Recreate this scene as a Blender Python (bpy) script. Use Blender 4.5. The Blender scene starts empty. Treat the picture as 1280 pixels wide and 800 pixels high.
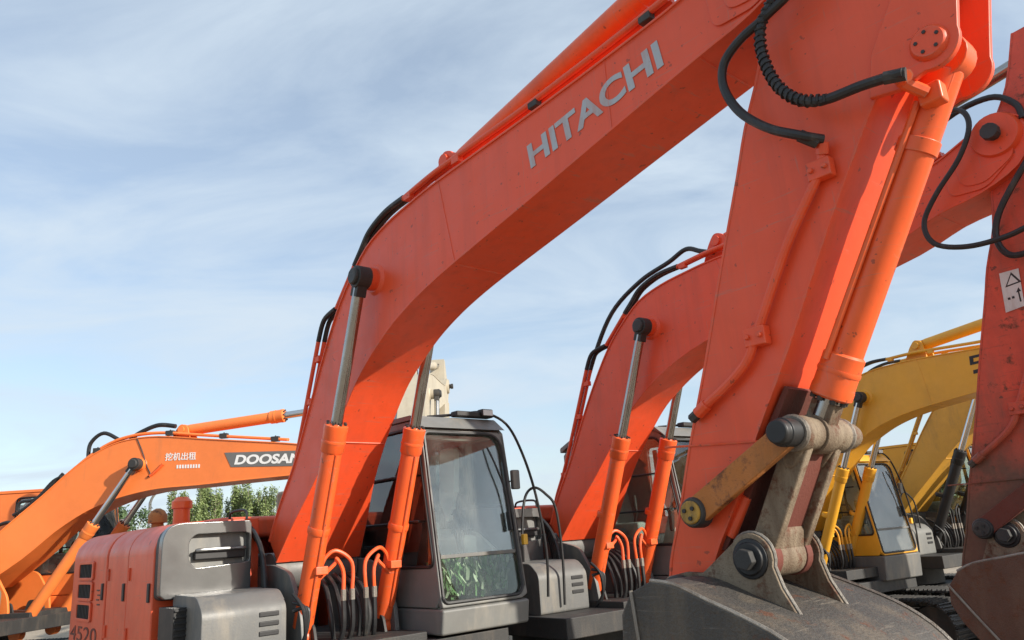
import bpy, bmesh, math, random
from mathutils import Vector, Matrix

random.seed(11)
R = math.radians
scene = bpy.context.scene

# ------------------------------------------------------------------ camera
PITCH, ROLL, CAMH, FPX = R(15.456), R(-3.922), 2.10, 969.15
Fv = Vector((0, math.cos(PITCH), math.sin(PITCH)))
U0 = Vector((0, -math.sin(PITCH), math.cos(PITCH)))
Rv = Vector((1, 0, 0)) * math.cos(ROLL) + U0 * math.sin(ROLL)
Uv = Vector((1, 0, 0)) * -math.sin(ROLL) + U0 * math.cos(ROLL)
cam = bpy.data.cameras.new('camera')
cam.sensor_width = 36.0
cam.lens = FPX / 1280 * 36.0
cam.clip_start = 0.05
cam.clip_end = 5000
camo = bpy.data.objects.new('camera', cam)
scene.collection.objects.link(camo)
camo.matrix_world = Matrix(((Rv.x, Uv.x, -Fv.x, 0), (Rv.y, Uv.y, -Fv.y, 0), (Rv.z, Uv.z, -Fv.z, CAMH), (0, 0, 0, 1)))
scene.camera = camo

# ------------------------------------------------------------------ light
SUN_AZ = Vector((0.881, -0.473, 0)).normalized()
SUN_EL = R(23)
world = bpy.data.worlds.new('World')
scene.world = world
world.use_nodes = True
wn, wl = world.node_tree.nodes, world.node_tree.links
wn.clear()
wout = wn.new('ShaderNodeOutputWorld')
bg = wn.new('ShaderNodeBackground')
bg.inputs['Strength'].default_value = 0.128
sky = wn.new('ShaderNodeTexSky')
sky.sky_type = 'NISHITA'
sky.sun_disc = False
sky.sun_elevation = SUN_EL
sky.sun_rotation = math.atan2(SUN_AZ.x, SUN_AZ.y)
sky.air_density = 1.0
sky.dust_density = 0.8
sky.ozone_density = 1.5
# thin high cloud laid over the whole dome, projected onto a flat layer
tc = wn.new('ShaderNodeTexCoord')
sep = wn.new('ShaderNodeSeparateXYZ')
wl.new(tc.outputs['Generated'], sep.inputs[0])
def wmath(op, a, b=None, clamp=False):
    n = wn.new('ShaderNodeMath'); n.operation = op; n.use_clamp = clamp
    for i, s in enumerate((a, b)):
        if s is None: continue
        if isinstance(s, (int, float)): n.inputs[i].default_value = s
        else: wl.new(s, n.inputs[i])
    return n.outputs[0]
zc = wmath('MAXIMUM', sep.outputs['Z'], 0.0)
den = wmath('ADD', zc, 0.22)
comb = wn.new('ShaderNodeCombineXYZ')
wl.new(wmath('DIVIDE', sep.outputs['X'], den), comb.inputs[0])
wl.new(wmath('DIVIDE', sep.outputs['Y'], den), comb.inputs[1])
cmap = wn.new('ShaderNodeMapping')
cmap.inputs['Location'].default_value = (3.7, 1.3, 0.4)
cmap.inputs['Rotation'].default_value = (0, 0, R(-38))
cmap.inputs['Scale'].default_value = (0.75, 1.25, 1)
wl.new(comb.outputs[0], cmap.inputs[0])
cn = wn.new('ShaderNodeTexNoise')
cn.inputs['Scale'].default_value = 2.0
cn.inputs['Detail'].default_value = 10
cn.inputs['Roughness'].default_value = 0.58
cn.inputs['Distortion'].default_value = 0.5
wl.new(cmap.outputs[0], cn.inputs['Vector'])
cr = wn.new('ShaderNodeValToRGB')
cr.color_ramp.elements[0].position = 0.38
cr.color_ramp.elements[0].color = (0.42, 0.42, 0.42, 1)
cr.color_ramp.elements[1].position = 0.66
cr.color_ramp.elements[1].color = (0.95, 0.95, 0.95, 1)
wl.new(cn.outputs['Fac'], cr.inputs[0])
hz = wmath('POWER', wmath('SUBTRACT', 1.0, zc, True), 5.0)      # the cloud sheet thickens along the slant path
fac = wmath('MAXIMUM', cr.outputs[0], wmath('MULTIPLY', hz, 0.9))
mixc = wn.new('ShaderNodeMix'); mixc.data_type = 'RGBA'
wl.new(fac, mixc.inputs['Factor'])
wl.new(sky.outputs[0], mixc.inputs['A'])
mixc.inputs['B'].default_value = (3.6, 4.2, 4.8, 1)
wl.new(mixc.outputs['Result'], bg.inputs['Color'])
wl.new(bg.outputs[0], wout.inputs['Surface'])

sun = bpy.data.lights.new('sun', 'SUN')
sun.energy = 4.4
sun.angle = R(0.6)
sun.color = (1.0, 0.93, 0.82)
suno = bpy.data.objects.new('sun', sun)
scene.collection.objects.link(suno)
sdir = SUN_AZ * math.cos(SUN_EL) + Vector((0, 0, math.sin(SUN_EL)))
suno.rotation_euler = sdir.to_track_quat('Z', 'Y').to_euler()
suno.location = (20, -8, 15)

scene.view_settings.view_transform = 'Standard'
scene.view_settings.look = 'None'
scene.view_settings.exposure = 0.58
scene.view_settings.gamma = 1.0
scene.view_settings.use_curve_mapping = False
scene.render.resolution_x, scene.render.resolution_y = 1024, 640

# ------------------------------------------------------------------ materials
def srgb(r, g, b):
    f = lambda c: (c / 12.92) if c <= 0.04045 else ((c + 0.055) / 1.055) ** 2.4
    return tuple(f(c / 255.0) for c in (r, g, b))

def mat(name, col, rough=0.5, metal=0.0, dirt=0.0, dirtcol=(0.16, 0.12, 0.085), rust=0.0, scale=1.0, fade=0.10,
        bump=0.0, spec=0.5, coat=0.0, bscale=60, seed=0.0, wear=0.0, wearcol=(0.30, 0.20, 0.15), mud=None):
    m = bpy.data.materials.new(name)
    m.use_nodes = True
    nt = m.node_tree; n, l = nt.nodes, nt.links
    p = n['Principled BSDF']
    p.inputs['Metallic'].default_value = metal
    p.inputs['Specular IOR Level'].default_value = spec
    p.inputs['Coat Weight'].default_value = coat
    p.inputs['Coat Roughness'].default_value = 0.25
    t = n.new('ShaderNodeTexCoord')
    mp = n.new('ShaderNodeMapping'); mp.inputs['Location'].default_value = (seed, seed * 1.7, seed * 0.6)
    l.new(t.outputs['Object'], mp.inputs[0])
    vec = mp.outputs[0]
    def noise(s, d=5, r=0.6, v=vec):
        q = n.new('ShaderNodeTexNoise'); q.inputs['Scale'].default_value = s * scale
        q.inputs['Detail'].default_value = d; q.inputs['Roughness'].default_value = r
        l.new(v, q.inputs['Vector']); return q.outputs['Fac']
    def ramp(src, a, b, lo=0.0, hi=1.0):
        q = n.new('ShaderNodeMapRange'); q.inputs[1].default_value = a; q.inputs[2].default_value = b
        q.inputs[3].default_value = lo; q.inputs[4].default_value = hi
        l.new(src, q.inputs[0]); return q.outputs[0]
    def mixrgb(f, a, b):
        q = n.new('ShaderNodeMix'); q.data_type = 'RGBA'
        for s, k in ((f, 'Factor'), (a, 'A'), (b, 'B')):
            if isinstance(s, tuple): q.inputs[k].default_value = (*s, 1)
            elif isinstance(s, float): q.inputs[k].default_value = s
            else: l.new(s, q.inputs[k])
        return q.outputs['Result']
    c = mixrgb(ramp(noise(1.6, 4), 0.35, 0.7), col, tuple(min(1, x * (1 - fade) + 0.03 * fade) for x in col))
    c = mixrgb(ramp(noise(9, 5), 0.45, 0.75, 0, fade * 2.0), c, tuple(min(1, x * 1.12 + 0.015) for x in col))
    rg = ramp(noise(5, 6), 0.3, 0.75, rough * 0.85, min(1, rough * 1.25))
    if dirt > 0:
        st = n.new('ShaderNodeMapping'); st.inputs['Scale'].default_value = (1, 1, 0.22); l.new(vec, st.inputs[0])
        f1 = ramp(noise(4.5, 8, 0.68, st.outputs[0]), 0.62 - 0.25 * dirt, 0.86 - 0.22 * dirt, 0, min(1, 0.35 + dirt))
        c = mixrgb(f1, c, dirtcol)
        f2 = ramp(noise(38, 6, 0.7), 0.60 - 0.06 * dirt, 0.72, 0, min(1, dirt * 0.9))
        c = mixrgb(f2, c, tuple(x * 0.8 for x in dirtcol))
    if wear > 0:
        for sc, th_, amt in (((1.2, 1.2, 30), .655, .55), ((26, 1.5, 1.5), .67, .5)):
            q = n.new('ShaderNodeMapping'); q.inputs['Scale'].default_value = sc; q.inputs['Rotation'].default_value = (.3, .5, .2); l.new(vec, q.inputs[0])
            c = mixrgb(ramp(noise(2.2, 6, .7, q.outputs[0]), th_ - .05, th_, 0, amt * wear), c, wearcol)
        q = n.new('ShaderNodeMapping'); q.inputs['Scale'].default_value = (7, 7, .35); l.new(vec, q.inputs[0])
        c = mixrgb(ramp(noise(1.5, 5, .6, q.outputs[0]), .48, .70, 0, .5 * wear), c, tuple(x * .55 + .012 for x in col))
        c = mixrgb(ramp(noise(.9, 4, .6), .45, .70, 0, .32), c, tuple(x * .9 + .03 for x in col))
        c = mixrgb(ramp(noise(24, 3, .5), .69, .71, 0, .8 * wear), c, (0.05, 0.03, 0.022))
    if rust > 0:
        f3 = ramp(noise(7, 9, 0.72), 0.66 - 0.22 * rust, 0.72 - 0.16 * rust, 0, 0.9)
        c = mixrgb(f3, c, mixrgb(noise(50, 4), (0.055, 0.02, 0.01), (0.16, 0.055, 0.022)))
        mx = n.new('ShaderNodeMath'); mx.operation = 'MAXIMUM'
        l.new(rg, mx.inputs[0]); 
        ml = n.new('ShaderNodeMath'); ml.operation = 'MULTIPLY'; ml.inputs[1].default_value = 0.85
        l.new(f3, ml.inputs[0]); l.new(ml.outputs[0], mx.inputs[1]); rg = mx.outputs[0]
    if wear > 0:
        bv = n.new('ShaderNodeBevel'); bv.samples = 4; bv.inputs['Radius'].default_value = 0.014
        ge = n.new('ShaderNodeNewGeometry'); dt = n.new('ShaderNodeVectorMath'); dt.operation = 'DOT_PRODUCT'
        l.new(bv.outputs[0], dt.inputs[0]); l.new(ge.outputs['Normal'], dt.inputs[1])
        ed = ramp(dt.outputs['Value'], 0.985, 0.86, 0, 1)
        ml2 = n.new('ShaderNodeMath'); ml2.operation = 'MULTIPLY'; ml2.use_clamp = True
        l.new(ed, ml2.inputs[0]); l.new(ramp(noise(11, 8, 0.75), 0.50 - 0.1 * wear, 0.62, 0, wear), ml2.inputs[1])
        c = mixrgb(ml2.outputs[0], c, wearcol)
    l.new(c, p.inputs['Base Color']); l.new(rg, p.inputs['Roughness'])
    if mud:            # caked earth on the part that works in the ground
        sx = n.new('ShaderNodeSeparateXYZ'); l.new(t.outputs['Object'], sx.inputs[0])
        ad = n.new('ShaderNodeMath'); ad.operation = 'MULTIPLY_ADD'; ad.inputs[1].default_value = 1.1
        l.new(noise(3.5, 8, .7), ad.inputs[0]); l.new(sx.outputs['Z'], ad.inputs[2])
        c = mixrgb(ramp(ad.outputs[0], mud[1], mud[0], 0, .92), c, mixrgb(noise(30, 6), (0.06, 0.035, 0.022), (0.15, 0.085, 0.05)))
        l.new(c, p.inputs['Base Color'])
    if bump > 0:
        b = n.new('ShaderNodeBump'); b.inputs['Strength'].default_value = bump; b.inputs['Distance'].default_value = 0.01
        l.new(noise(bscale, 5), b.inputs['Height']); l.new(b.outputs[0], p.inputs['Normal'])
    return m

def glass_mat(name, tint=(0.86, 0.92, 0.89), refl=0.10, dust=(0.0, 0.10)):
    m = bpy.data.materials.new(name); m.use_nodes = True
    nt = m.node_tree; n, l = nt.nodes, nt.links; n.clear()
    o = n.new('ShaderNodeOutputMaterial')
    tr = n.new('ShaderNodeBsdfTransparent'); tr.inputs[0].default_value = (*tint, 1)
    gl = n.new('ShaderNodeBsdfGlossy'); gl.inputs['Roughness'].default_value = 0.02
    gl.inputs[0].default_value = (0.95, 0.97, 1, 1)
    df = n.new('ShaderNodeBsdfDiffuse'); df.inputs[0].default_value = (0.42, 0.42, 0.38, 1)
    fr = n.new('ShaderNodeFresnel'); fr.inputs[0].default_value = 1.38
    ad = n.new('ShaderNodeMath'); ad.operation = 'ADD'; ad.use_clamp = True; ad.inputs[1].default_value = refl
    l.new(fr.outputs[0], ad.inputs[0])
    t = n.new('ShaderNodeTexCoord'); ns = n.new('ShaderNodeTexNoise'); ns.inputs['Scale'].default_value = 3.5
    ns.inputs['Detail'].default_value = 8; ns.inputs['Roughness'].default_value = 0.65
    l.new(t.outputs['Object'], ns.inputs[0])
    mr = n.new('ShaderNodeMapRange'); mr.inputs[1].default_value = 0.35; mr.inputs[2].default_value = 0.8
    mr.inputs[3].default_value, mr.inputs[4].default_value = dust
    l.new(ns.outputs['Fac'], mr.inputs[0])
    m1 = n.new('ShaderNodeMixShader'); l.new(mr.outputs[0], m1.inputs[0]); l.new(tr.outputs[0], m1.inputs[1]); l.new(df.outputs[0], m1.inputs[2])
    m2 = n.new('ShaderNodeMixShader'); l.new(ad.outputs[0], m2.inputs[0]); l.new(m1.outputs[0], m2.inputs[1]); l.new(gl.outputs[0], m2.inputs[2])
    l.new(m2.outputs[0], o.inputs[0])
    return m

ORANGE = (0.80, 0.083, 0.020)
M = dict(
    red=mat('red_orange_paint', ORANGE, 0.42, dirt=0.10, dirtcol=(0.30, 0.09, 0.05), fade=0.10, bump=0.06, bscale=30, wear=0.6),
    redcyl=mat('red_orange_cylinder_paint', (0.84, 0.112, 0.018), 0.36, dirt=0.16, dirtcol=(0.24, 0.10, 0.05), fade=0.14, wear=0.7),
    redworn=mat('worn_red_paint', (0.68, 0.075, 0.03), 0.5, dirt=0.45, dirtcol=(0.22, 0.08, 0.05), rust=0.36, fade=0.25, bump=0.15, bscale=40, seed=3.1, wear=0.9, wearcol=(0.08, 0.05, 0.035), mud=(2.75, 3.35)),
    redbody=mat('body_red_orange_paint', (0.74, 0.095, 0.028), 0.40, dirt=0.25, dirtcol=(0.24, 0.11, 0.07), fade=0.18, bump=0.05, bscale=12, wear=0.6),
    orange=mat('bright_orange_paint', (0.86, 0.215, 0.045), 0.42, dirt=0.22, dirtcol=(0.40, 0.15, 0.06), fade=0.12, bump=0.05, bscale=20),
    yellow=mat('yellow_paint', (0.76, 0.365, 0.022), 0.45, dirt=0.15, dirtcol=(0.32, 0.19, 0.05), fade=0.15, bump=0.05),
    tan=mat('dull_yellow_paint', (0.64, 0.33, 0.04), 0.5, dirt=0.35, dirtcol=(0.24, 0.15, 0.05), fade=0.15),
    beige=mat('beige_paint', (0.44, 0.385, 0.29), 0.55, dirt=0.35, dirtcol=(0.30, 0.24, 0.17), fade=0.15),
    grey=mat('grey_cab_paint', (0.17, 0.17, 0.16), 0.48, dirt=0.40, dirtcol=(0.30, 0.27, 0.22), fade=0.2),
    palegrey=mat('pale_dusty_grey_paint', (0.13, 0.13, 0.125), 0.5, dirt=0.5, dirtcol=(0.26, 0.225, 0.175), fade=0.2, bump=0.1),
    silver=mat('silver_panel_paint', (0.17, 0.17, 0.167), 0.22, metal=0.5, dirt=0.22, dirtcol=(0.28, 0.26, 0.22), fade=0.15, bump=0.08, bscale=6),
    dark=mat('dark_steel', (0.030, 0.029, 0.028), 0.6, dirt=0.35, dirtcol=(0.12, 0.095, 0.07), bump=0.2),
    black=mat('black_trim', (0.012, 0.012, 0.013), 0.5, dirt=0.15, dirtcol=(0.08, 0.07, 0.06)),
    rubber=mat('black_rubber_hose', (0.014, 0.014, 0.015), 0.48, dirt=0.26, dirtcol=(0.13, 0.115, 0.09), scale=2, bump=0.1),
    chrome=mat('chromed_rod', (0.40, 0.39, 0.37), 0.25, metal=1.0, dirt=0.45, dirtcol=(0.14, 0.12, 0.095), fade=0.2, scale=1.5),
    deeprust=mat('deep_red_rust', (0.13, 0.030, 0.018), 0.75, dirt=0.4, dirtcol=(0.08, 0.045, 0.03), bump=0.3),
    clean=mat('clean_chromed_rod', (0.62, 0.61, 0.60), 0.18, metal=1.0, dirt=0.1, fade=0.1),
    rust=mat('rusted_steel', (0.44, 0.15, 0.03), 0.66, dirt=0.55, dirtcol=(0.20, 0.10, 0.035), rust=0.62, bump=0.4, scale=1.6),
    dusty=mat('dusty_grey_steel', (0.24, 0.185, 0.125), 0.68, dirt=0.8, dirtcol=(0.10, 0.06, 0.034), rust=0.6, bump=0.5, scale=1.8),
    bucket=mat('earth_worn_bucket_steel', (0.052, 0.046, 0.040), 0.6, dirt=0.55, dirtcol=(0.15, 0.115, 0.078), rust=0.35, bump=0.8, scale=1.1, wear=0.9, wearcol=(0.20, 0.17, 0.135)),
    rustbucket=mat('rust_brown_bucket_steel', (0.105, 0.050, 0.032), 0.75, dirt=0.5, dirtcol=(0.15, 0.085, 0.055), rust=0.55, bump=0.6, scale=1.4),
    edge=mat('worn_bright_steel_edge', (0.27, 0.245, 0.21), 0.55, metal=0.3, dirt=0.75, dirtcol=(0.12, 0.09, 0.065), bump=0.4, scale=1.6),
    brass=mat('greasy_yellow_pin_cap', (0.48, 0.27, 0.035), 0.55, dirt=0.6, dirtcol=(0.06, 0.045, 0.03), bump=0.3, scale=3),
    letter=mat('grey_blue_lettering', (0.42, 0.45, 0.48), 0.5, dirt=0.5, dirtcol=(0.46, 0.17, 0.11), scale=1.6),
    white=mat('white_lettering', (0.80, 0.80, 0.78), 0.5, dirt=0.12, dirtcol=(0.6, 0.42, 0.30)),
    labelgrey=mat('grey_label_panel', (0.145, 0.145, 0.14), 0.5, dirt=0.15),
    decal=mat('white_warning_decal', (0.62, 0.60, 0.58), 0.55, dirt=0.4, dirtcol=(0.38, 0.27, 0.22), scale=3),
    seat=mat('grey_seat_fabric', (0.30, 0.31, 0.30), 0.9, bump=0.3),
    console=mat('pale_grey_plastic', (0.50, 0.51, 0.49), 0.6, dirt=0.2),
    copper=mat('yellow_lamp_plastic', (0.75, 0.42, 0.03), 0.4),
    glass=glass_mat('cab_glass', refl=0.07, dust=(0.0, 0.16)),
    weed=mat('green_weed_leaf', (0.10, 0.19, 0.06), 0.6, fade=0.4), paleweed=mat('dry_pale_leaf', (0.40, 0.42, 0.30), 0.6, fade=0.3),  # leaf colours for the green reflection built into the lower pane
    stencil=mat('faded_dark_stencil', (0.12, 0.028, 0.016), 0.6, dirt=0.5, dirtcol=(0.4, 0.07, 0.03)),
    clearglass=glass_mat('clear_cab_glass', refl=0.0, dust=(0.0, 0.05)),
    dustglass=glass_mat('dusty_cab_glass', refl=0.10, dust=(0.18, 0.5)),  # pale diffuse veil paints the sky's reflection into the pane
    lens=mat('lamp_lens', (0.55, 0.55, 0.55), 0.12),
)

# ------------------------------------------------------------------ mesh helpers
COL = scene.collection

class MB:
    """Collects shapes; build() links them as one mesh object. Points are (x, y, z)."""
    def __init__(s): s.v, s.f = [], []
    def add(s, vs, fs):
        o = len(s.v); s.v += [tuple(p) for p in vs]; s.f += [tuple(i + o for i in q) for q in fs]; return s
    def box(s, c, d, m=None):
        c = Vector(c); x, y, z = d[0] / 2, d[1] / 2, d[2] / 2
        vs = [Vector((i * x, j * y, k * z)) for i in (-1, 1) for j in (-1, 1) for k in (-1, 1)]
        if m is not None: vs = [m @ p for p in vs]
        return s.add([c + p for p in vs], [(0, 1, 3, 2), (4, 6, 7, 5), (0, 4, 5, 1), (2, 3, 7, 6), (0, 2, 6, 4), (1, 5, 7, 3)])
    def beam(s, a, b, wx, wy, up=(0, 0, 1)):
        a, b = Vector(a), Vector(b); z = (b - a).normalized(); x = Vector(up).cross(z)
        if x.length < 1e-4: x = Vector((1, 0, 0)).cross(z)
        x.normalize(); y = z.cross(x)
        return s.box((a + b) / 2, (wx, wy, (b - a).length), Matrix((x, y, z)).transposed())
    def loft(s, rings, cap=True):
        n = len(rings[0]); vs = [p for r in rings for p in r]; fs = []
        for i in range(len(rings) - 1):
            for j in range(n):
                k = (j + 1) % n; fs.append((i * n + j, i * n + k, (i + 1) * n + k, (i + 1) * n + j))
        if cap: fs += [tuple(range(n))[::-1], tuple((len(rings) - 1) * n + j for j in range(n))]
        return s.add(vs, fs)
    def cyl(s, a, b, r, r2=None, n=20):
        return s.rev([(0, r), (1, r if r2 is None else r2)], a, b, n)
    def rev(s, prof, a, b, n=20):
        """prof: (fraction along a->b, radius)"""
        a, b = Vector(a), Vector(b); z = (b - a).normalized()
        x = z.orthogonal().normalized(); y = z.cross(x)
        rings = [[a + (b - a) * t + (x * math.cos(q) + y * math.sin(q)) * r for q in (2 * math.pi * j / n for j in range(n))] for t, r in prof]
        return s.loft(rings)
    def tube(s, pts, r, n=10, sub=6, smooth=True):
        P = [Vector(p) for p in pts]
        if smooth and len(P) > 2: P = catmull(P, sub)
        t0 = (P[1] - P[0]).normalized(); x = t0.orthogonal().normalized(); rings = []
        for i, p in enumerate(P):
            t = (P[min(i + 1, len(P) - 1)] - P[max(i - 1, 0)]).normalized()
            x = (x - t * x.dot(t)).normalized(); y = t.cross(x)
            rr = r(i / (len(P) - 1)) if callable(r) else r
            rings.append([p + (x * math.cos(q) + y * math.sin(q)) * rr for q in (2 * math.pi * j / n for j in range(n))])
        return s.loft(rings)
    def prism(s, poly, fn, w0, w1):
        """poly of 2D points, fn(a, b, w) -> 3D"""
        n = len(poly)
        vs = [fn(a, b, w0) for a, b in poly] + [fn(a, b, w1) for a, b in poly]
        fs = [tuple(range(n)), tuple(range(2 * n - 1, n - 1, -1))] + [(j, j + n, (j + 1) % n + n, (j + 1) % n) for j in range(n)]
        return s.add(vs, fs)
    def build(s, name, material, parent=None, bevel=0.0, sharp=35, seg=2):
        me = bpy.data.meshes.new(name)
        me.from_pydata([tuple(p) for p in s.v], [], s.f)
        bm = bmesh.new(); bm.from_mesh(me)
        bmesh.ops.recalc_face_normals(bm, faces=bm.faces)
        bm.to_mesh(me); bm.free()
        return link(name, me, material, parent, bevel, sharp, seg)

def link(name, me, material, parent=None, bevel=0.0, sharp=35, seg=2):
    me.polygons.foreach_set('use_smooth', [True] * len(me.polygons))
    me.set_sharp_from_angle(angle=R(sharp))
    if material is not None and not me.materials: me.materials.append(material)
    o = bpy.data.objects.new(name, me); COL.objects.link(o); o.parent = parent
    if bevel > 0:
        b = o.modifiers.new('bevel', 'BEVEL'); b.width = bevel; b.segments = seg; b.limit_method = 'ANGLE'; b.angle_limit = R(32)
        b.harden_normals = True
    return o

def catmull(P, sub):
    out = []; n = len(P)
    for i in range(n - 1):
        p0, p1, p2, p3 = P[max(i - 1, 0)], P[i], P[i + 1], P[min(i + 2, n - 1)]
        for k in range(sub):
            t = k / sub
            out.append(0.5 * ((2 * p1) + (p2 - p0) * t + (2 * p0 - 5 * p1 + 4 * p2 - p3) * t * t + (3 * p1 - p0 - 3 * p2 + p3) * t ** 3))
    out.append(P[-1]); return out

def round_poly(pts, r, seg=5):
    """rounds the corners of a 2D polygon; r a number or one per corner"""
    out = []; n = len(pts)
    for i in range(n):
        p = Vector(pts[i]); a = (Vector(pts[i - 1]) - p); b = (Vector(pts[(i + 1) % n]) - p)
        rr = r[i] if isinstance(r, (list, tuple)) else r
        d = min(rr, a.length * 0.48, b.length * 0.48)
        if d < 1e-5: out.append(tuple(p)); continue
        a0, b0 = p + a.normalized() * d, p + b.normalized() * d
        for k in range(seg + 1):
            t = k / seg; q = a0 * (1 - t) ** 2 + p * 2 * t * (1 - t) + b0 * t * t; out.append(tuple(q))
    return out

def arc_hull(circles, n=14):
    """convex hull of circles (u, v, r): an eye plate or a link outline"""
    P = []
    for (a, b, r) in circles:
        P += [(a + r * math.cos(2 * math.pi * i / n), b + r * math.sin(2 * math.pi * i / n)) for i in range(n)]
    P = sorted(set(P))
    def half(pp):
        h = []
        for p in pp:
            while len(h) > 1 and (h[-1][0] - h[-2][0]) * (p[1] - h[-2][1]) - (h[-1][1] - h[-2][1]) * (p[0] - h[-2][0]) <= 0: h.pop()
            h.append(p)
        return h
    return half(P)[:-1] + half(P[::-1])[:-1]

def text_mesh(txt, thick=0.002, bold=0.0):
    cu = bpy.data.curves.new('t', 'FONT'); cu.body = txt; cu.extrude = thick / 2; cu.offset = bold; cu.resolution_u = 6
    o = bpy.data.objects.new('t', cu); COL.objects.link(o)
    dg = bpy.context.evaluated_depsgraph_get(); dg.update()
    me = bpy.data.meshes.new_from_object(o.evaluated_get(dg))
    bpy.data.objects.remove(o)
    xs = [v.co.x for v in me.vertices]; ys = [v.co.y for v in me.vertices]
    return me, min(xs), max(xs), min(ys), max(ys)

def text_on(name, txt, fn, p0, p1, h, w, material, parent, bold=0.0, shear=0.0, thick=0.003):
    """letters from baseline point p0 to p1 (u, v) with height h on the plane w, raised by `thick`"""
    me, x0, x1, y0, y1 = text_mesh(txt, 1.0, bold)
    a, b = Vector(p0), Vector(p1); d = (b - a); L = d.length; d.normalize(); nrm = Vector((-d.y, d.x))
    zs = [v.co.z for v in me.vertices]; z0, z1 = min(zs), max(zs)
    for v in me.vertices:
        s = (v.co.x - x0) / (x1 - x0) * L; t = (v.co.y - y0) / (y1 - y0) * h
        q = a + d * (s + shear * t) + nrm * t
        v.co = fn(q.x, q.y, w + thick * ((v.co.z - z0) / (z1 - z0)))
    me.materials.clear()
    bm = bmesh.new(); bm.from_mesh(me); bmesh.ops.recalc_face_normals(bm, faces=bm.faces); bm.to_mesh(me); bm.free()
    return link(name, me, material, parent, sharp=20)

def tag(o, label=None, cat=None, group=None, kind=None):
    for k, v in (('label', label), ('category', cat), ('group', group), ('kind', kind)):
        if v: o[k] = v
    return o
# ------------------------------------------------------------------ ground
def ground():
    m = bpy.data.materials.new('dry_yard_earth'); m.use_nodes = True
    n, l = m.node_tree.nodes, m.node_tree.links; p = n['Principled BSDF']; p.inputs['Roughness'].default_value = 0.95
    t = n.new('ShaderNodeTexCoord')
    def ns(s, d):
        q = n.new('ShaderNodeTexNoise'); q.inputs['Scale'].default_value = s; q.inputs['Detail'].default_value = d; q.inputs['Roughness'].default_value = .65
        l.new(t.outputs['Object'], q.inputs[0]); return q.outputs['Fac']
    r = n.new('ShaderNodeValToRGB'); e = r.color_ramp.elements
    e[0].position, e[0].color = .3, (.22, .165, .115, 1); e[1].position, e[1].color = .72, (.45, .37, .275, 1)
    mx = n.new('ShaderNodeMath'); mx.operation = 'MULTIPLY_ADD'; mx.inputs[1].default_value = .45
    a = n.new('ShaderNodeMath'); a.operation = 'MULTIPLY'; a.inputs[1].default_value = .55
    l.new(ns(.35, 6), a.inputs[0]); l.new(ns(6, 8), mx.inputs[0]); l.new(a.outputs[0], mx.inputs[2]); l.new(mx.outputs[0], r.inputs[0])
    l.new(r.outputs[0], p.inputs['Base Color'])
    b = n.new('ShaderNodeBump'); b.inputs['Strength'].default_value = .7; b.inputs['Distance'].default_value = .05
    l.new(ns(9, 10), b.inputs['Height']); l.new(b.outputs[0], p.inputs['Normal'])
    # finer grid near the machines, long skirt to the horizon
    xs = [-3000, -600, -150, -60] + [-30 + i * 1.0 for i in range(61)] + [60, 150, 600, 3000]
    ys = [-3000, -600, -100, -40] + [-20 + i * 1.0 for i in range(61)] + [70, 150, 600, 3000]
    rnd = random.Random(3); V = []
    for y in ys:
        for x in xs:
            near = abs(x) <= 30 and -20 <= y <= 40
            V.append((x, y, (-.035 + rnd.uniform(-.03, .03)) if near else -.035))
    W = len(xs); Fc = [(j * W + i, j * W + i + 1, (j + 1) * W + i + 1, (j + 1) * W + i) for j in range(len(ys) - 1) for i in range(W - 1)]
    o = MB().add(V, Fc).build('ground', m); tag(o, kind='structure')
ground()

# ------------------------------------------------------------------ excavators
ZF = 1.836                 # height of the boom foot pin
PV = (4.98, 2.88)          # boom to arm pivot, in metres from the boom foot pin (forward, up)
BOOM_T = [(-.06, .35), (.04, .64), (.19, .98), (.40, 1.42), (.62, 1.80), (.84, 2.11), (1.06, 2.33), (1.32, 2.52), (1.62, 2.615), (1.95, 2.665),
          (2.3, 2.70), (3.2, 2.745), (3.9, 2.79), (4.5, 2.85), (4.76, 2.96), (4.98, 3.06), (5.13, 2.98)]
BOOM_B = [(.10, .17), (.32, .47), (.54, .76), (.78, 1.06), (1.0, 1.31), (1.18, 1.49), (1.38, 1.63), (1.615, 1.765), (1.85, 1.865), (2.1, 1.945),
          (2.45, 2.03), (3.2, 2.185), (3.9, 2.335), (4.5, 2.46), (4.80, 2.52), (5.06, 2.64), (5.16, 2.80)]
BOOM_W = [.37, .325, .265, .235, .225] + [.223] * 12
ARM_R = [(5.26, 3.58), (5.12, 3.22), (4.93, 2.92), (4.83, 2.58), (4.758, 2.283), (4.64, 2.02), (4.56, 1.80), (4.41, 1.41), (4.252, .98), (4.10, .60), (3.99, .30), (3.90, .09), (3.87, -.09)]
ARM_F = [(5.44, 3.58), (5.58, 3.22), (5.70, 2.80), (5.62, 2.46), (5.464, 2.208), (5.327, 1.995), (5.19, 1.80), (4.949, 1.413), (4.692, .964), (4.47, .61), (4.31, .33), (4.16, .10), (4.10, -.09)]
PA, PB, PC = (1.452, 2.21), (1.002, 1.06), (.49, -.382)
PG, PJ, PK, PL, PM, PN = (3.987, -.079), (4.142, .307), (4.654, .595), (4.376, .10), (4.769, .837), (5.479, 1.993)

def lerp2(a, b, t): return (a[0] + (b[0] - a[0]) * t, a[1] + (b[1] - a[1]) * t)

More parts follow.
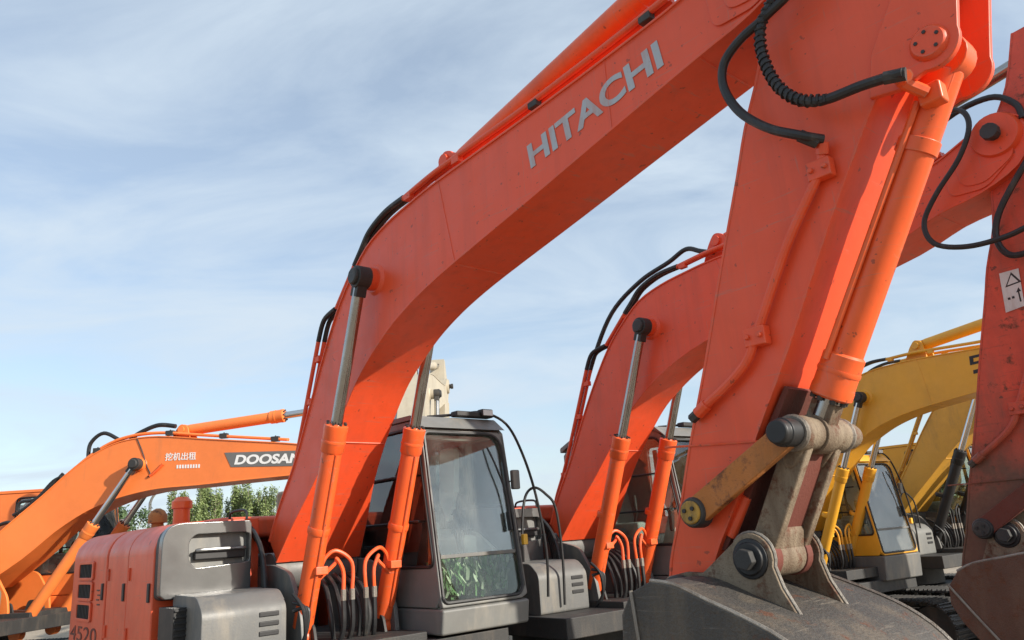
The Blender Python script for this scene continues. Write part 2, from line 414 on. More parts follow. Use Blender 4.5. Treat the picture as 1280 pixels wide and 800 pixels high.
def ray_loop(poly, c, n):
    out = []
    for i in range(n):
        q = 2 * math.pi * i / n; d = Vector((math.cos(q), math.sin(q))); best = None
        for j in range(len(poly)):
            a = Vector(poly[j]) - Vector(c); b = Vector(poly[(j + 1) % len(poly)]) - Vector(c); e = b - a
            den = d.x * e.y - d.y * e.x
            if abs(den) < 1e-9: continue
            t = (a.x * e.y - a.y * e.x) / den; s = (a.x * d.y - a.y * d.x) / den
            if t > 0 and -1e-6 <= s <= 1 + 1e-6 and (best is None or t < best): best = t
        out.append((c[0] + d.x * best, c[1] + d.y * best))
    return out

def holed(mb, outer, inner, fn, w0, w1, n=72):
    """a plate with an opening; both outlines star-shaped about the opening's middle"""
    c = (sum(p[0] for p in inner) / len(inner), sum(p[1] for p in inner) / len(inner))
    o, i = ray_loop(outer, c, n), ray_loop(inner, c, n)
    vs = [fn(*p, w) for w in (w0, w1) for L in (o, i) for p in L]
    fs = []
    for j in range(n):
        k = (j + 1) % n
        fs += [(j, k, n + k, n + j), (2 * n + j, 3 * n + j, 3 * n + k, 2 * n + k), (j, 2 * n + j, 2 * n + k, k), (n + j, n + k, 3 * n + k, 3 * n + j)]
    mb.add(vs, fs)

def cylinder_part(name, fn, base, end, w, rb, rr, f_bar, f_col, cylm, rodm, parent, collar=.22, pinr=.085, n=22, eye=None):
    """hydraulic ram: barrel (part), collar, rod and the two eyes (sub-parts)"""
    a, b = fn(*base, w), fn(*end, w); L = (b - a).length; d = (b - a) / L
    mb = MB().rev([(0.03, rb), (f_bar, rb)], a, b, n)
    side = fn(base[0], base[1], w + .055) - fn(base[0], base[1], w - .055)
    mb.cyl(a - side * .5, a + side * .5, pinr * 1.05, n=18)
    mb.beam(a, a + d * .16, .09, rb * 1.7)
    bar = mb.build(name, cylm, parent, .006)
    f0, f1 = f_col - collar / 2 / L, f_col + collar / 2 / L
    c = MB().rev([(f0, rb * 1.02), (f0 + .006, rb * 1.16), (f1 - .07 * collar / L - .045 / L, rb * 1.16), (f1 - .045 / L, rb * 1.2), (f1 - .01 / L, rb * 1.2), (f1, rb * 1.0)], a, b, n)
    c.rev([(f0 + .35 * (f1 - f0), rb * 1.19), (f0 + .40 * (f1 - f0), rb * 1.215), (f0 + .45 * (f1 - f0), rb * 1.19)], a, b, n)
    c.build('collar', cylm, bar)
    bolts = MB()
    x = d.orthogonal().normalized(); y = d.cross(x); m = a + (b - a) * (f1 - .006 / L)
    for i in range(8):
        q = i * math.pi / 4; p = m + (x * math.cos(q) + y * math.sin(q)) * rb * .92; bolts.cyl(p, p + d * .022, .012, n=6)
    tag(bolts.build('bolt', M['dark'], bar), kind='stuff')
    MB().rev([(f1 - .02, rr), (.985, rr)], a, b, 18).build('rod', rodm, bar)
    e = MB().cyl(b - side * .5, b + side * .5, pinr, n=20); e.beam(b - d * .15, b, .085, rr * 2.2)
    e.build('rod_eye', eye or M['dark'], bar, .006)
    return bar

def clamp_block(fn, p, w, parent, material, s=.05):
    c = fn(p[0], p[1], w)
    mb = MB().box(c, (s * 1.6, s, s))
    mb.cyl(c + Vector((0, 0, s * .5)), c + Vector((0, 0, s * .72)), .011, n=6)
    return mb.build('pipe_clamp', material, parent, .005)

def excavator(name, label, X, Y, th, k=1.0, a=0.0, b=0.0, boom='red', arm='red', cyl='redcyl', body='redbody', cab='grey', bucket='bucket', link_='rust', tank='silver',
              boom_prof=None, A=PA, C=PC, hoses=True, shoes=True, letters=None, cabw=(-.50, -1.40), cabbot=-.45, has_arm=True, arm_cyl=((2.25, 2.90), (5.35, 3.44)), fB=None,
              rodpaint='chrome', pivot=PV, lower=0.0, tip=0.0, ram_end=None, clutter=False, bracket='palegrey', cabbase=None, cap='brass', glassm='glass', brot=0.0):
    root = bpy.data.objects.new(name, None); COL.objects.link(root)
    root.location = (X, Y, 0); root.rotation_euler = (0, 0, -th); root.scale = (k, k, k); root.empty_display_size = .3
    tag(root, label, 'excavator', 'excavators parked in the yard')
    ca, sa, cb, sb = math.cos(a), math.sin(a), math.cos(b), math.sin(b)
    def P(u, v, w): return Vector((u, -w, ZF + v))
    def BF(u, v, w): return P(ca * u - sa * v, sa * u + ca * v, w)
    pv = (ca * pivot[0] - sa * pivot[1], sa * pivot[0] + ca * pivot[1])
    def AF(u, v, w):
        du, dv = u - PV[0], v - PV[1]
        return P(pv[0] + cb * du - sb * dv, pv[1] + sb * du + cb * dv, w)
    bm_, am, cm, bo, cbm = M[boom], M[arm], M[cyl], M[body], M[cab]

    # ---- boom
    BT, BB, BW = boom_prof or ([(u + tip * min(1, max(0, (u - 3.9) / .6)), v) for u, v in BOOM_T], [(u + tip * min(1, max(0, (u - 3.9) / .6)), v) for u, v in BOOM_B], BOOM_W)
    rings = []
    def ring(T, B, hw, fn, lip=.013, tl=.016):
        n = (Vector(T) - Vector(B)).normalized() * tl; T_, B_ = (T[0] - n.x, T[1] - n.y), (B[0] + n.x, B[1] + n.y)
        q = [(T, hw + lip), (T_, hw + lip), (T_, hw), (B_, hw), (B_, hw + lip), (B, hw + lip)]
        return [fn(*p, w) for p, w in q] + [fn(*p, -w) for p, w in q[::-1]]
    def dens(L):           # smooth the profile
        V = [Vector((p[0], p[1], 0)) for p in L]; return [(q.x, q.y) for q in catmull(V, 3)]
    bt, bb = dens(BT), dens(BB); bw = [q.x for q in catmull([Vector((w, 0, 0)) for w in BW], 3)]
    bobj = MB().loft([ring(t, q, w, BF) for t, q, w in zip(bt, bb, bw)]).build('boom', bm_, root, .004, sharp=28)
    # weld beads across the belly plate
    for i in (3, 10, 13):
        i = min(i, len(BB) - 2)
        w = BW[i]; MB().tube([BF(*BB[i], -w), BF(*BB[i], w)], .006, 6, smooth=False).build('weld_bead', bm_, bobj)
    for i in (10, 12):
        if boom_prof is None and i < len(BB):
            for s in (1, -1): MB().tube([BF(*lerp2(BB[i], BT[i], .03), s * .2235), BF(*lerp2(BB[i], BT[i], .97), s * .2235)], .0045, 6, smooth=False).build('weld_bead', bm_, bobj)
    # cylinder bosses on the boom
    for s in (1, -1):
        mb = MB().rev([(0, .13), (.35, .10), (.36, .088), (1, .088)], BF(*A, s * .215), BF(*A, s * .30), 24)
        mb.build('pin_boss', bm_, bobj)
        pin = MB().rev([(0, .05), (.55, .05), (.56, .066), (.93, .066), (1, .055)], BF(*A, s * .29), BF(*A, s * .437), 12)
        pin.build('pin', M['dark'], bobj, .004)
    # foot boss, arm pivot boss, doubler plates
    MB().cyl(BF(-.06, .10, -.37), BF(-.06, .10, .37), .15, n=24).build('foot_boss', M['palegrey'], bobj, .006)
    for s in (1, -1):
        mb = MB().rev([(0, .17), (.5, .165), (1, .15)], BF(*pivot, s * .20), BF(*pivot, s * .27), 26); mb.build('pivot_boss', bm_, bobj)
        MB().rev([(0, .05), (.5, .05), (.52, .062), (1, .058)], BF(*pivot, s * .26), BF(*pivot, s * .36), 10).build('pivot_pin', M['dark'], bobj, .004)
        if boom_prof is None:
            for q, (dx, t) in enumerate(((0, .234), (.09, .243))):
                pl = round_poly([(4.58 + dx, 2.80), (4.60 + dx, 2.56 + dx * .5), (4.84, 2.55 + dx * .4), (5.05, 2.72), (5.05, 2.94), (4.78, 2.92)], .06)
                MB().prism([(p[0] + tip, p[1]) for p in pl], BF, s * .215, s * t).build('doubler_plate', bm_, bobj, .003)
    # arm cylinder on top of the boom with its bracket
    (b0, b1) = arm_cyl
    for s in (1, -1):
        poly = round_poly([(b0[0] - .22, b0[1] - .30), (b0[0] - .10, b0[1] - .02), (b0[0] - .02, b0[1] + .09), (b0[0] + .09, b0[1] + .05), (b0[0] + .16, b0[1] - .27)], .05)
        MB().prism(poly, BF, s * .085, s * .115).build('cylinder_bracket', bm_, bobj, .004)
    MB().cyl(BF(*b0, -.14), BF(*b0, .14), .05, n=14).build('pin', bm_, bobj, .004)
    if has_arm:
        end = BF(*ram_end, 0) if ram_end else AF(b1[0], b1[1], 0)
        fnx = lambda u, v, w: (BF(u, v, w) if (u, v) == b0 else Vector((end.x, -w, end.z)))
        cylinder_part('arm_cylinder', fnx, b0, b1, 0.0, .080, .05, .60, .615, cm, M[rodpaint], root, pinr=.08)
    # boom cylinders
    L = (Vector(A) - Vector(C)).length
    fb = fB or (Vector(PB) - Vector(PC)).length / (Vector(PA) - Vector(PC)).length
    for s in (1, -1):
        e = BF(*A, 0); fn2 = lambda u, v, w, e=e: (P(u, v, w) if (u, v) == C else Vector((e.x, -w, e.z)))
        cy = cylinder_part('boom_cylinder', fn2, C, A, s * .353, .076, .044, fb, fb, cm, M[rodpaint], root)
        # steel oil lines along the ram and their hoses
        if hoses:
            for j, (q0, q1, dv) in enumerate(((.26, .06, 0.0), (.19, .135, -.06))):
                MB().tube([P(.70, .10 + dv, s * .31), P(.72, .20 + dv, s * q0), P(.74, .235 + dv, s * (q0 + q1) / 2 * 1.12), P(.75, .14 + dv, s * q1), P(.75, -.06, s * q1)], .015, 8).build('oil_pipe', cm, cy)
                MB().cyl(P(.75, -.05, s * q1), P(.75, -.13, s * q1), .021, n=8).build('hose_fitting', M['edge'], cy)
                MB().tube([P(.75, -.12, s * q1), P(.74, -.35, s * q1), P(.60, -.52, s * (q1 + .03)), P(.35, -.60, s * q1)], .019, 8).build('hose', M['rubber'], cy)
            mb = MB(); c = P(.735, .10, s * .325); mb.box(c, (.09, .10, .06)); mb.build('port_block', cm, cy, .006)
            # small line on the ram's front
            p0 = lerp2(C, A, .06); p1 = lerp2(C, A, fb - .05)
            MB().tube([P(p0[0] + .085, p0[1], s * .353), P(p1[0] + .085, p1[1], s * .353)], .013, 8, smooth=False).build('oil_pipe', cm, cy)
            q = lerp2(C, A, .30); MB().rev([(0, .082), (.2, .085), (.8, .085), (1, .082)], P(q[0] - .01, q[1] - .025, s * .353), P(q[0] + .01, q[1] + .025, s * .353), 20).build('clamp_band', cm, cy)

    # pipes along the boom's back and top
    if boom_prof is None:
        for j, (w, dv, mt) in enumerate(((.205, .045, bm_), (.16, .05, bm_), (-.17, .045, bm_))):
            pts = [(1.83, 2.70 + dv), (2.25, 2.745 + dv), (2.8, 2.765 + dv), (3.2, 2.78 + dv), (3.86, 2.825 + dv), (4.35, 2.87 + dv)]
            MB().tube([BF(*p, w) for p in pts], .021, 10).build('oil_pipe', mt, bobj)
            low = [(.80, 2.16), (.60, 2.11), (.50, 1.95), (.36, 1.62), (.20, 1.24), (.05, .90), (-.10, .62), (-.16, .42)]
            low = [(p[0] - .02 * (j == 0), p[1]) for p in low]
            MB().tube([BF(*p, w) for p in low[:3]], .021, 8).build('hose', M['rubber'], bobj)
            MB().tube([BF(*p, w) for p in low[2:]], .019, 8).build('oil_pipe', mt, bobj)
            hp = [(1.10, 2.44), (1.20, 2.53), (1.34, 2.65), (1.58, 2.73), (1.84, 2.705 + dv)]
            MB().tube([BF(*p, w) for p in hp], .023, 9).build('hose', M['rubber'], bobj)
            MB().tube([BF(*p, w) for p in [(.80, 2.16), (.95, 2.30), (1.10, 2.44)]], .019, 8).build('oil_pipe', mt, bobj)
        for u, v in ((1.9, 2.735), (2.5, 2.775), (3.3, 2.81), (4.2, 2.88)):
            clamp_block(BF, (u, v), .20, bobj, M['dark'] if u > 3 else bm_)
            clamp_block(BF, (u, v), -.17, bobj, bm_)
        for u, v in ((.02, .86), (.30, 1.46), (.46, 1.80)):
            clamp_block(BF, (u, v), .19, bobj, bm_)

    # ---- arm, bucket linkage, bucket
    if has_arm:
        AW = [.15, .165, .17, .17, .17, .17, .17, .17, .17, .168, .160, .150, .148]
        ar, af = dens(ARM_R), dens(ARM_F); aw = [q.x for q in catmull([Vector((w, 0, 0)) for w in AW], 3)]
        aobj = MB().loft([ring(t, q, w, AF, .004, .014) for t, q, w in zip(ar, af, aw)]).build('arm', am, root, .004, sharp=28)
        MB().cyl(AF(*PG, -.165), AF(*PG, .165), .125, n=24).build('arm_end_boss', am, aobj, .006)
        for s in (1, -1): MB().rev([(0, .18), (.5, .18), (1, .15)], AF(*PV, s * .16), AF(*PV, s * .20), 24).build('pivot_ear', am, aobj, .004)
        for s in (1, -1):       # ears that carry the bucket cylinder
            poly = [(5.22, 1.88), (5.34, 1.86)] + [(PN[0] + .108 * math.cos(q), PN[1] + .108 * math.sin(q)) for q in [R(d) for d in range(-110, 11, 12)]] + [(5.605, 2.12), (5.65, 2.35), (5.70, 2.62), (5.60, 2.62), (5.44, 2.36), (5.26, 2.06)]
            MB().prism(poly, AF, s * .158, s * .190).build('cylinder_ear', am, aobj, .005)
            pc = MB().rev([(0, .075), (.5, .072), (1, .060)], AF(*PN, s * .185), AF(*PN, s * .212), 20).build('pin_cap', am, aobj)
            for i in range(5):
                bl = MB()
                q = i * math.tau / 5 + .4; c = (PN[0] + .042 * math.cos(q), PN[1] + .042 * math.sin(q))
                bl.cyl(AF(*c, s * .208), AF(*c, s * .216), .008, n=6)
                bl.build('bolt', M['dark'], aobj)
        # worn front plate between the links
        poly = [(4.19, .14), (4.34, .34), (4.50, .61), (4.62, .80), (4.60, .815), (4.47, .63), (4.31, .36), (4.16, .15)]
        MB().prism([(p[0] + .012, p[1] - .008) for p in poly], AF, -.13, .13).build('wear_plate', M['deeprust'], aobj, .003)
        MB().tube([AF(4.235, .19, .12), AF(4.30, .29, .12), AF(4.345, .36, .12)], .024, 10, smooth=False).build('stop_bar', am, aobj, .01)
        MB().tube([AF(3.97, .62, .175), AF(4.52, .58, .175)], .005, 6, smooth=False).build('weld_bead', am, aobj)
        # oil pipe down the arm's right side, with clamps and end fittings
        pp = [(4.99, 1.74), (4.97, 1.654), (4.775, 1.394), (4.557, 1.03), (4.496, .935), (4.401, .86), (4.25, .775)]
        MB().tube([AF(*p, .205) for p in pp], .021, 10).build('oil_pipe', am, aobj)
        MB().tube([AF(4.26, .78, .205), AF(4.20, .745, .205)], .030, 8, smooth=False).build('pipe_fitting', am, aobj, .005)
        MB().tube([AF(4.20, .745, .205), AF(4.165, .725, .205)], .024, 6, smooth=False).build('pipe_fitting', M['dark'], aobj)
        for p in ((4.975, 1.66), (4.56, 1.03)):
            mb = MB().box(AF(p[0], p[1], .20), (.105, .055, .085)); mb.cyl(AF(p[0] + .03, p[1], .215), AF(p[0] + .03, p[1], .245), .014, n=6); mb.cyl(AF(p[0] - .03, p[1], .215), AF(p[0] - .03, p[1], .245), .014, n=6)
            mb.build('pipe_clamp', am, aobj, .006)
        MB().tube([AF(5.01, 1.77, .215), AF(4.995, 1.72, .205)], .028, 8, smooth=False).build('pipe_fitting', am, aobj, .004)
        # bucket cylinder
        Ln = (Vector(PN) - Vector(PK)).length; fm = 1 - (Vector(PM) - Vector(PK)).length / Ln
        bc = cylinder_part('bucket_cylinder', AF, PN, PK, 0.0, .075, .05, fm, fm, cm, M[rodpaint], root, collar=.20, pinr=.085, eye=M['dusty'])
        dirv = (Vector(PK) - Vector(PN)).normalized(); nv = Vector((-dirv.y, dirv.x))
        if nv.x > 0: nv = -nv
        q0 = Vector(PN) + dirv * .20; q1 = Vector(PN) + dirv * (fm * Ln - .06)
        MB().tube([AF(*(q0 + nv * .02), .088), AF(*(q1 + nv * .03), .088)], .014, 8, smooth=False).build('oil_pipe', cm, bc)
        blk = MB(); c = AF(*(Vector(PN) + dirv * .17 - nv * .03), .085); blk.box(c, (.09, .075, .085)); blk.build('port_block', cm, bc, .01)
        MB().tube([AF(*(Vector(PN) + dirv * .17 - nv * .02), .12), AF(*(Vector(PN) + dirv * .155 + nv * .05), .20), AF(5.40, 1.862, .27)], .026, 8).build('port_elbow', cm, bc)
        for t in (.36,):
            c0 = Vector(PN) + dirv * (t - .03); c1 = Vector(PN) + dirv * (t + .03)
            MB().cyl(AF(*c0, 0), AF(*c1, 0), .083, n=22).build('clamp_band', cm, bc, .004)
        ck, sk = math.cos(brot), math.sin(brot)
        def KF(u, v, w): return AF(PG[0] + ck * (u - PG[0]) - sk * (v - PG[1]), PG[1] + sk * (u - PG[0]) + ck * (v - PG[1]), w)
        LK = (PG[0] + ck * (PL[0] - PG[0]) - sk * (PL[1] - PG[1]), PG[1] + sk * (PL[0] - PG[0]) + ck * (PL[1] - PG[1]))
        # side links, bucket link
        for s in (1, -1):
            lk = MB().prism(arc_hull([(*PJ, .062), (*lerp2(PJ, PK, .3), .045), (*PK, .055)]), AF, s * .205, s * .250).build('side_link', M[link_], root, .006)
            MB().rev([(0, .070), (.8, .068), (1, .060)], AF(*PJ, s * .19), AF(*PJ, s * .268), 20).build('pin_cap', M['dark'], lk, .004)
            MB().rev([(0, .052), (.7, .052), (1, .047)], AF(*PJ, s * .262), AF(*PJ, s * .280), 18).build('pin_cap', M[cap], lk)
            for i in range(3):
                q = i * math.tau / 3 + .7; c = (PJ[0] + .026 * math.cos(q), PJ[1] + .026 * math.sin(q)); MB().cyl(AF(*c, s * .276), AF(*c, s * .288), .010, n=6).build('bolt', M['black'], lk)
            MB().rev([(0, .060), (.70, .060), (.73, .053), (.93, .051), (1, .044)], AF(*PK, s * .20), AF(*PK, s * .330), 22).build('link_boss', M['black'] if s > 0 else M['dusty'], lk, .004)
            MB().rev([(0, .070), (.3, .078), (.7, .078), (1, .070)], AF(*PK, s * .185), AF(*PK, s * .212), 22).build('seal_ring', M['edge'], lk)
        bl = MB().rev([(0, .073), (.16, .076), (.18, .073), (.36, .073), (.38, .077), (.62, .077), (.64, .073), (.82, .073), (.84, .076), (1, .073)], AF(*PK, -.19), AF(*PK, .19), 24)
        bl.cyl(AF(*LK, -.135), AF(*LK, .135), .085, n=24)
        for s in (1, -1):
            bl.prism(arc_hull([(*lerp2(PK, LK, .02), .058), (*lerp2(PK, LK, .5), .036), (*lerp2(PK, LK, .98), .058)]), AF, s * .095, s * .150)
            bl.prism(arc_hull([(*PK, .062), (*lerp2(PK, LK, .22), .032)]), AF, s * .075, s * .160)
        bl.prism(arc_hull([(*lerp2(PK, LK, .80), .04), (*LK, .07)]), AF, -.12, .12)
        bl = bl.build('bucket_link', M['dusty'], root, .012)
        MB().prism(arc_hull([(*lerp2(PK, LK, .16), .022), (*lerp2(PK, LK, .78), .022)]), AF, -.096, .096).build('link_web', M['deeprust'], bl, .004)
        for s in (1, -1): MB().cyl(AF(*lerp2(LK, PK, .0), s * .10), AF(*lerp2(LK, PK, .0), s * .15), .092, n=22).build('boss_collar', M['deeprust'], bl, .006)
        # bucket
        outer = [(4.08, .035), (4.2, .02), (4.36, -.04), (4.52, -.10), (4.67, -.17), (4.80, -.27), (4.90, -.42), (4.96, -.62), (4.95, -.86), (4.84, -1.10), (4.62, -1.29), (4.35, -1.42), (4.10, -1.50)]
        od = dens(outer); inn = []
        for i in range(len(od)):
            p, q = Vector(od[max(i - 1, 0)]), Vector(od[min(i + 1, len(od) - 1)]); t = (q - p).normalized(); inn.append(tuple(Vector(od[i]) + Vector((t.y, -t.x)) * -.0 + Vector((-abs(t.y) * .0, 0)) + Vector((t.y, -t.x)) * .028))
        bk = MB().prism(od + inn[::-1], KF, -.515, .515).build('bucket', M[bucket], root, .004)
        side = od + [(4.02, -1.38), (3.93, -.9), (3.93, -.45), (3.90, -.22), (3.91, -.10), (3.97, -.01)]
        for s in (1, -1):
            MB().prism(side, KF, s * .500, s * .535).build('side_plate', M[bucket], bk, .006)
            st = [((p[0] * .985 + .0642), (p[1] * .97 - .01)) for p in od]
            MB().tube([KF(p[0], p[1] + .002, s * .522) for p in od], .011, 6, smooth=False).build('rim_weld', M['edge'], bk)
            MB().tube([KF(3.98, .0, s * .54), KF(4.02, -.4, s * .54), KF(4.14, -1.30, s * .54)], .008, 6).build('weld_bead', M['edge'], bk)
            ear = [(4.00, -.20), (3.88, -.13), (3.86, -.05), (3.92, .03), (4.03, .05), (4.12, .045), (4.20, .10)] + [(PL[0] + .105 * math.cos(q), PL[1] + .105 * math.sin(q)) for q in [R(d) for d in range(140, -21, -16)]] + [(4.50, -.02), (4.56, -.13), (4.44, -.14), (4.25, -.12)]
            MB().prism(ear, KF, s * .175, s * .210).build('ear_plate', M['dusty'], bk, .006)
            MB().tube([KF(p[0] + .003, p[1] + .003, s * .193) for p in ear[7:-2]], .008, 6, smooth=False).build('ear_edge', M['edge'], bk)
            MB().rev([(0, .086), (.35, .083), (.40, .068), (.6, .065)], KF(*PL, s * .20), KF(*PL, s * .255), 22).build('pin_boss', M['black'], bk, .004)
            MB().cyl(KF(*PL, s * .23), KF(*PL, s * .272), .046, n=6).build('pin_nut', M['dark'], bk, .005)
            MB().rev([(0, .12), (.55, .115), (1, .08)], KF(*PG, s * .20), KF(*PG, s * .26), 22).build('pin_boss', M['dark'], bk, .004)
            MB().prism([(3.93, -.35), (3.83, -.75), (3.92, -1.35), (4.03, -1.35)], KF, s * .536, s * .558).build('side_cutter', M['edge'], bk, .004)
        for i in range(5):
            w = -.45 + .225 * i
            MB().loft([[KF(4.18, -1.43, w - .05), KF(4.18, -1.43, w + .05), KF(4.10, -1.545, w + .05), KF(4.10, -1.545, w - .05)], [KF(3.92, -1.60, w - .03), KF(3.92, -1.60, w + .03), KF(3.90, -1.625, w + .03), KF(3.90, -1.625, w - .03)]]).build('tooth', M['edge'], bk, .006)

    # ---- swing frame and bodywork
    fr = MB(); fr.box(P(-.78, -.56 + lower, 0), (3.66, 2.46, .18)); fr.box(P(.25, -.48, 0), (1.5, .9, .14))
    fr = fr.build('revolving_frame', M['dark'], root, .01)
    for s in (1, -1):
        MB().prism(round_poly([(-.5, -.46), (.66, -.46), (.62, -.2), (.42, .10), (.14, .158), (-.15, .16), (-.42, -.05)], .08), P, s * .385, s * .425).build('boom_bracket', M[bracket], fr, .006)
        MB().prism(round_poly([(.32, -.47), (.66, -.47), (.60, -.28), (.38, -.28)], .05), P, s * .29, s * .315).build('ram_bracket', M['dark'], fr, .004)
    def hood(u0, u1, w_in=.42, top=.53, ww=1.25, r=.23):
        prof = [(ww, -.47), (ww, top - r)] + [(ww - r + r * math.cos(q), top - r + r * math.sin(q)) for q in [R(d) for d in range(9, 90, 9)]] + [(ww - r, top), (w_in, top + .015), (w_in, -.47)]
        return MB().prism(prof, lambda w, v, u: P(u, v, w), u0, u1)
    hood(-.80, -.15).build('side_door', bo, root, .012)
    hood(-1.40, -.806).build('side_door', bo, root, .012)
    hood(-2.62, -1.45).build('rear_side_panel', bo, root, .014)
    for u in (-.22, -.88, -1.52):
        MB().box(P(u, .02, 1.254), (.05, .018, .14)).build('door_latch', M['black'], root, .006)
    for u in (-.74, -1.345):
        for v in (.16, -.30): MB().cyl(P(u, v - .05, 1.258), P(u, v + .05, 1.258), .012, n=8).build('hinge', bo, root)
    MB().prism([(1.2545, -.40), (1.2545, .27), (1.250, .30)], lambda w, v, u: P(u, v, w), -1.452, -1.448) if False else None
    for w in (.60, .72):
        MB().tube([P(.02, .53, w), P(-.02, .60, w), P(-.30, .60, w), P(-.34, .53, w)], .011, 8).build('grab_rail', M['black'], root) if w < .7 else None
    for v0 in (.13, -.05, -.23):
        f = MB(); holed(f, [(-2.37, v0 - .015), (-1.83, v0 - .015), (-1.83, v0 + .155), (-2.37, v0 + .155)], round_poly([(-2.33, v0 + .01), (-1.87, v0 + .01), (-1.87, v0 + .13), (-2.33, v0 + .13)], .02), P, 1.2515, 1.268)
        f = f.build('vent_frame', bo, root, .003)
        MB().box(P(-2.10, v0 + .07, 1.2540), (.50, .004, .15)).build('vent_screen', M['black'], f)
        gr = MB()
        for i in range(9): gr.box(P(-2.31 + .052 * i, v0 + .07, 1.259), (.008, .006, .125))
        gr.build('vent_bar', M['dark'], f)
    # counterweight, hood, left side boxes
    cw = [(-2.64, 1.22), (-2.76, 1.20), (-2.90, 1.02), (-2.98, .6), (-3.0, 0), (-2.98, -.6), (-2.90, -1.02), (-2.76, -1.20), (-2.64, -1.22)]
    MB().prism(cw, lambda u, w, v: P(u, v, w), -.62, .44).build('counterweight', bo, root, .05, seg=3)
    MB().box(P(-1.85, .50, -.35), (1.5, 1.5, .20)).build('engine_hood', bo, root, .05, seg=3)
    MB().box(P(-1.75, -.02, -.92), (1.72, .64, .96)).build('left_side_box', bo, root, .05, seg=3)
    MB().box(P(-1.05, -.1, 0), (.8, .78, .70)).build('pump_housing', M['dark'], root, .03)
    ex = MB().rev([(0, .075), (.62, .072), (.64, .090), (.86, .090), (.9, .075), (1, .05)], P(-1.2, .52, .71), P(-1.2, .80, .71), 20); ex.build('exhaust_cap', cm, root)
    MB().rev([(0, .055), (.4, .055), (.42, .085), (.7, .085), (.9, .06), (1, .02)], P(-1.65, .50, .78), P(-1.65, .73, .78), 18).build('air_precleaner', M['rust'], root)
    # silver tank front with recess and handle
    tm = M[tank]
    t = MB(); holed(t, round_poly([(.56, -.03), (1.25, -.03), (1.25, .52), (.56, .52)], [.01, .05, .16, .01]), round_poly([(.575, .20), (1.00, .18), (1.05, .24), (1.05, .38), (1.00, .43), (.575, .43)], .03), lambda w, v, u: P(u, v, w), -.05, .03)
    t = t.build('tank_front', tm, root, .012)
    MB().prism(round_poly([(.55, -.04), (1.24, -.04), (1.24, .505), (.55, .505)], [.01, .05, .16, .01]), lambda w, v, u: P(u, v, w), -.145, -.052).build('tank_body', M['black'], t, .01)
    MB().box(P(-.045, .31, .80), (.01, .50, .27)).build('recess_panel', M['grey'], t)
    MB().box(P(-.015, .27, .80), (.05, .40, .07)).build('latch_slot', M['black'], t, .012)
    MB().tube([P(.01, .305, .62), P(.035, .31, .64), P(.035, .31, .96), P(.01, .305, .98)], .014, 8).build('handle', tm, t)
    # tool box with louvres, rubber step
    tb = MB().prism(round_poly([(.02, -.47), (.62, -.47), (.62, -.11), (.50, -.01), (.06, .0), (.02, -.03)], [.01, .03, .06, .05, .01, .01]), P, .53, 1.15).build('tool_box', M['palegrey'] if cab != 'yellow' else M['grey'], root, .012)
    for i in range(3): MB().box(P(.6225, -.17 - .065 * i, .665), (.012, .15, .034)).build('louvre', M['black'], tb, .008)
    MB().box(P(.56, -.30, .85), (.02, .40, .20)).build('lid_seam', M['palegrey'], tb, .004)
    stp = MB().box(P(.16, -.27, 1.19), (.32, .10, .38))
    for i in range(9): stp.box(P(.326, -.10 - .042 * i, 1.19), (.014, .09, .016))
    stp.build('step', M['black'], root, .004)
    # hoses behind the tank, by the boom foot
    if hoses:
        for j in range(4):
            w = .44 + .018 * j; MB().tube([P(-.45, .12 + .03 * j, w), P(-.25, .36 + .04 * j, w), P(-.02 + .04 * j, .30, w + .02), P(.10 + .05 * j, -.05, w + .04), P(.16, -.42, w + .03)], .02, 8).build('hose', M['rubber'], root)
        for j in range(3):
            MB().tube([P(.66, -.05 - .06 * j, .50), P(.74, -.16, .46 - .02 * j), P(.72, -.34, .43), P(.62, -.48, .40 + .03 * j)], .014, 8).build('hose', M['rubber'], root)
        hv = MB()
        for j in range(5):
            w = -.13 + .065 * j; MB().tube([P(.35, .05, w), P(.52, -.05, w * 1.2), P(.62, -.25, w * 1.3), P(.60, -.48, w)], .02, 8).build('hose', M['rubber'], root)

    # ---- cab
    w0, w1 = cabw; wc = (w0 + w1) / 2; CB = cabbot
    F0, F1 = (1.13, -.25), (.93, 1.17)
    nf = Vector((F1[1] - F0[1], F0[0] - F1[0])).normalized()
    def WF(w, v, off=0.0):
        t = (v - F0[1]) / (F1[1] - F0[1]); p = lerp2(F0, F1, t); return P(p[0] + nf.x * off, p[1] + nf.y * off, w)
    cabo = MB()
    cabo.box(P(.215, (CB - .25) / 2 - .0, wc), (1.80, w0 - w1, -.25 - CB)) if False else None
    cabo.prism([(1.12, CB), (1.15, -.262), (1.10, -.255), (-.70, -.255), (-.72, CB)], P, w1, w0)
    cabo = cabo.build('cab', M[cabbase] if cabbase else cbm, root, .02)
    # front frame
    fo = [(w0, -.25), (w1, -.25), (w1, 1.17), (w0, 1.17)]
    fi = round_poly([(w0 - .024, -.215), (w1 + .042, -.215), (w1 + .05, 1.145), (w0 - .024, 1.145)], [.05, .10, .16, .05])
    f = MB(); holed(f, fo, fi, WF, -.05, .0); f.build('front_frame', cbm, cabo, .012)
    sl = MB(); loop = [WF(p[0], p[1], .004) for p in fi]; sl.tube(loop + loop[:2], .014, 6, smooth=False); sl.build('window_seal', M['black'], cabo)
    gi = round_poly([(w0 - .02, .142), (w1 + .06, .142), (w1 + .045, 1.15), (w0 - .02, 1.15)], [.01, .01, .16, .05])
    MB().prism(gi, WF, -.022, -.017).build('windshield', M[glassm], cabo)
    gl = round_poly([(w0 - .02, -.22), (w1 + .038, -.22), (w1 + .04, .122), (w0 - .02, .122)], [.05, .10, .01, .01])
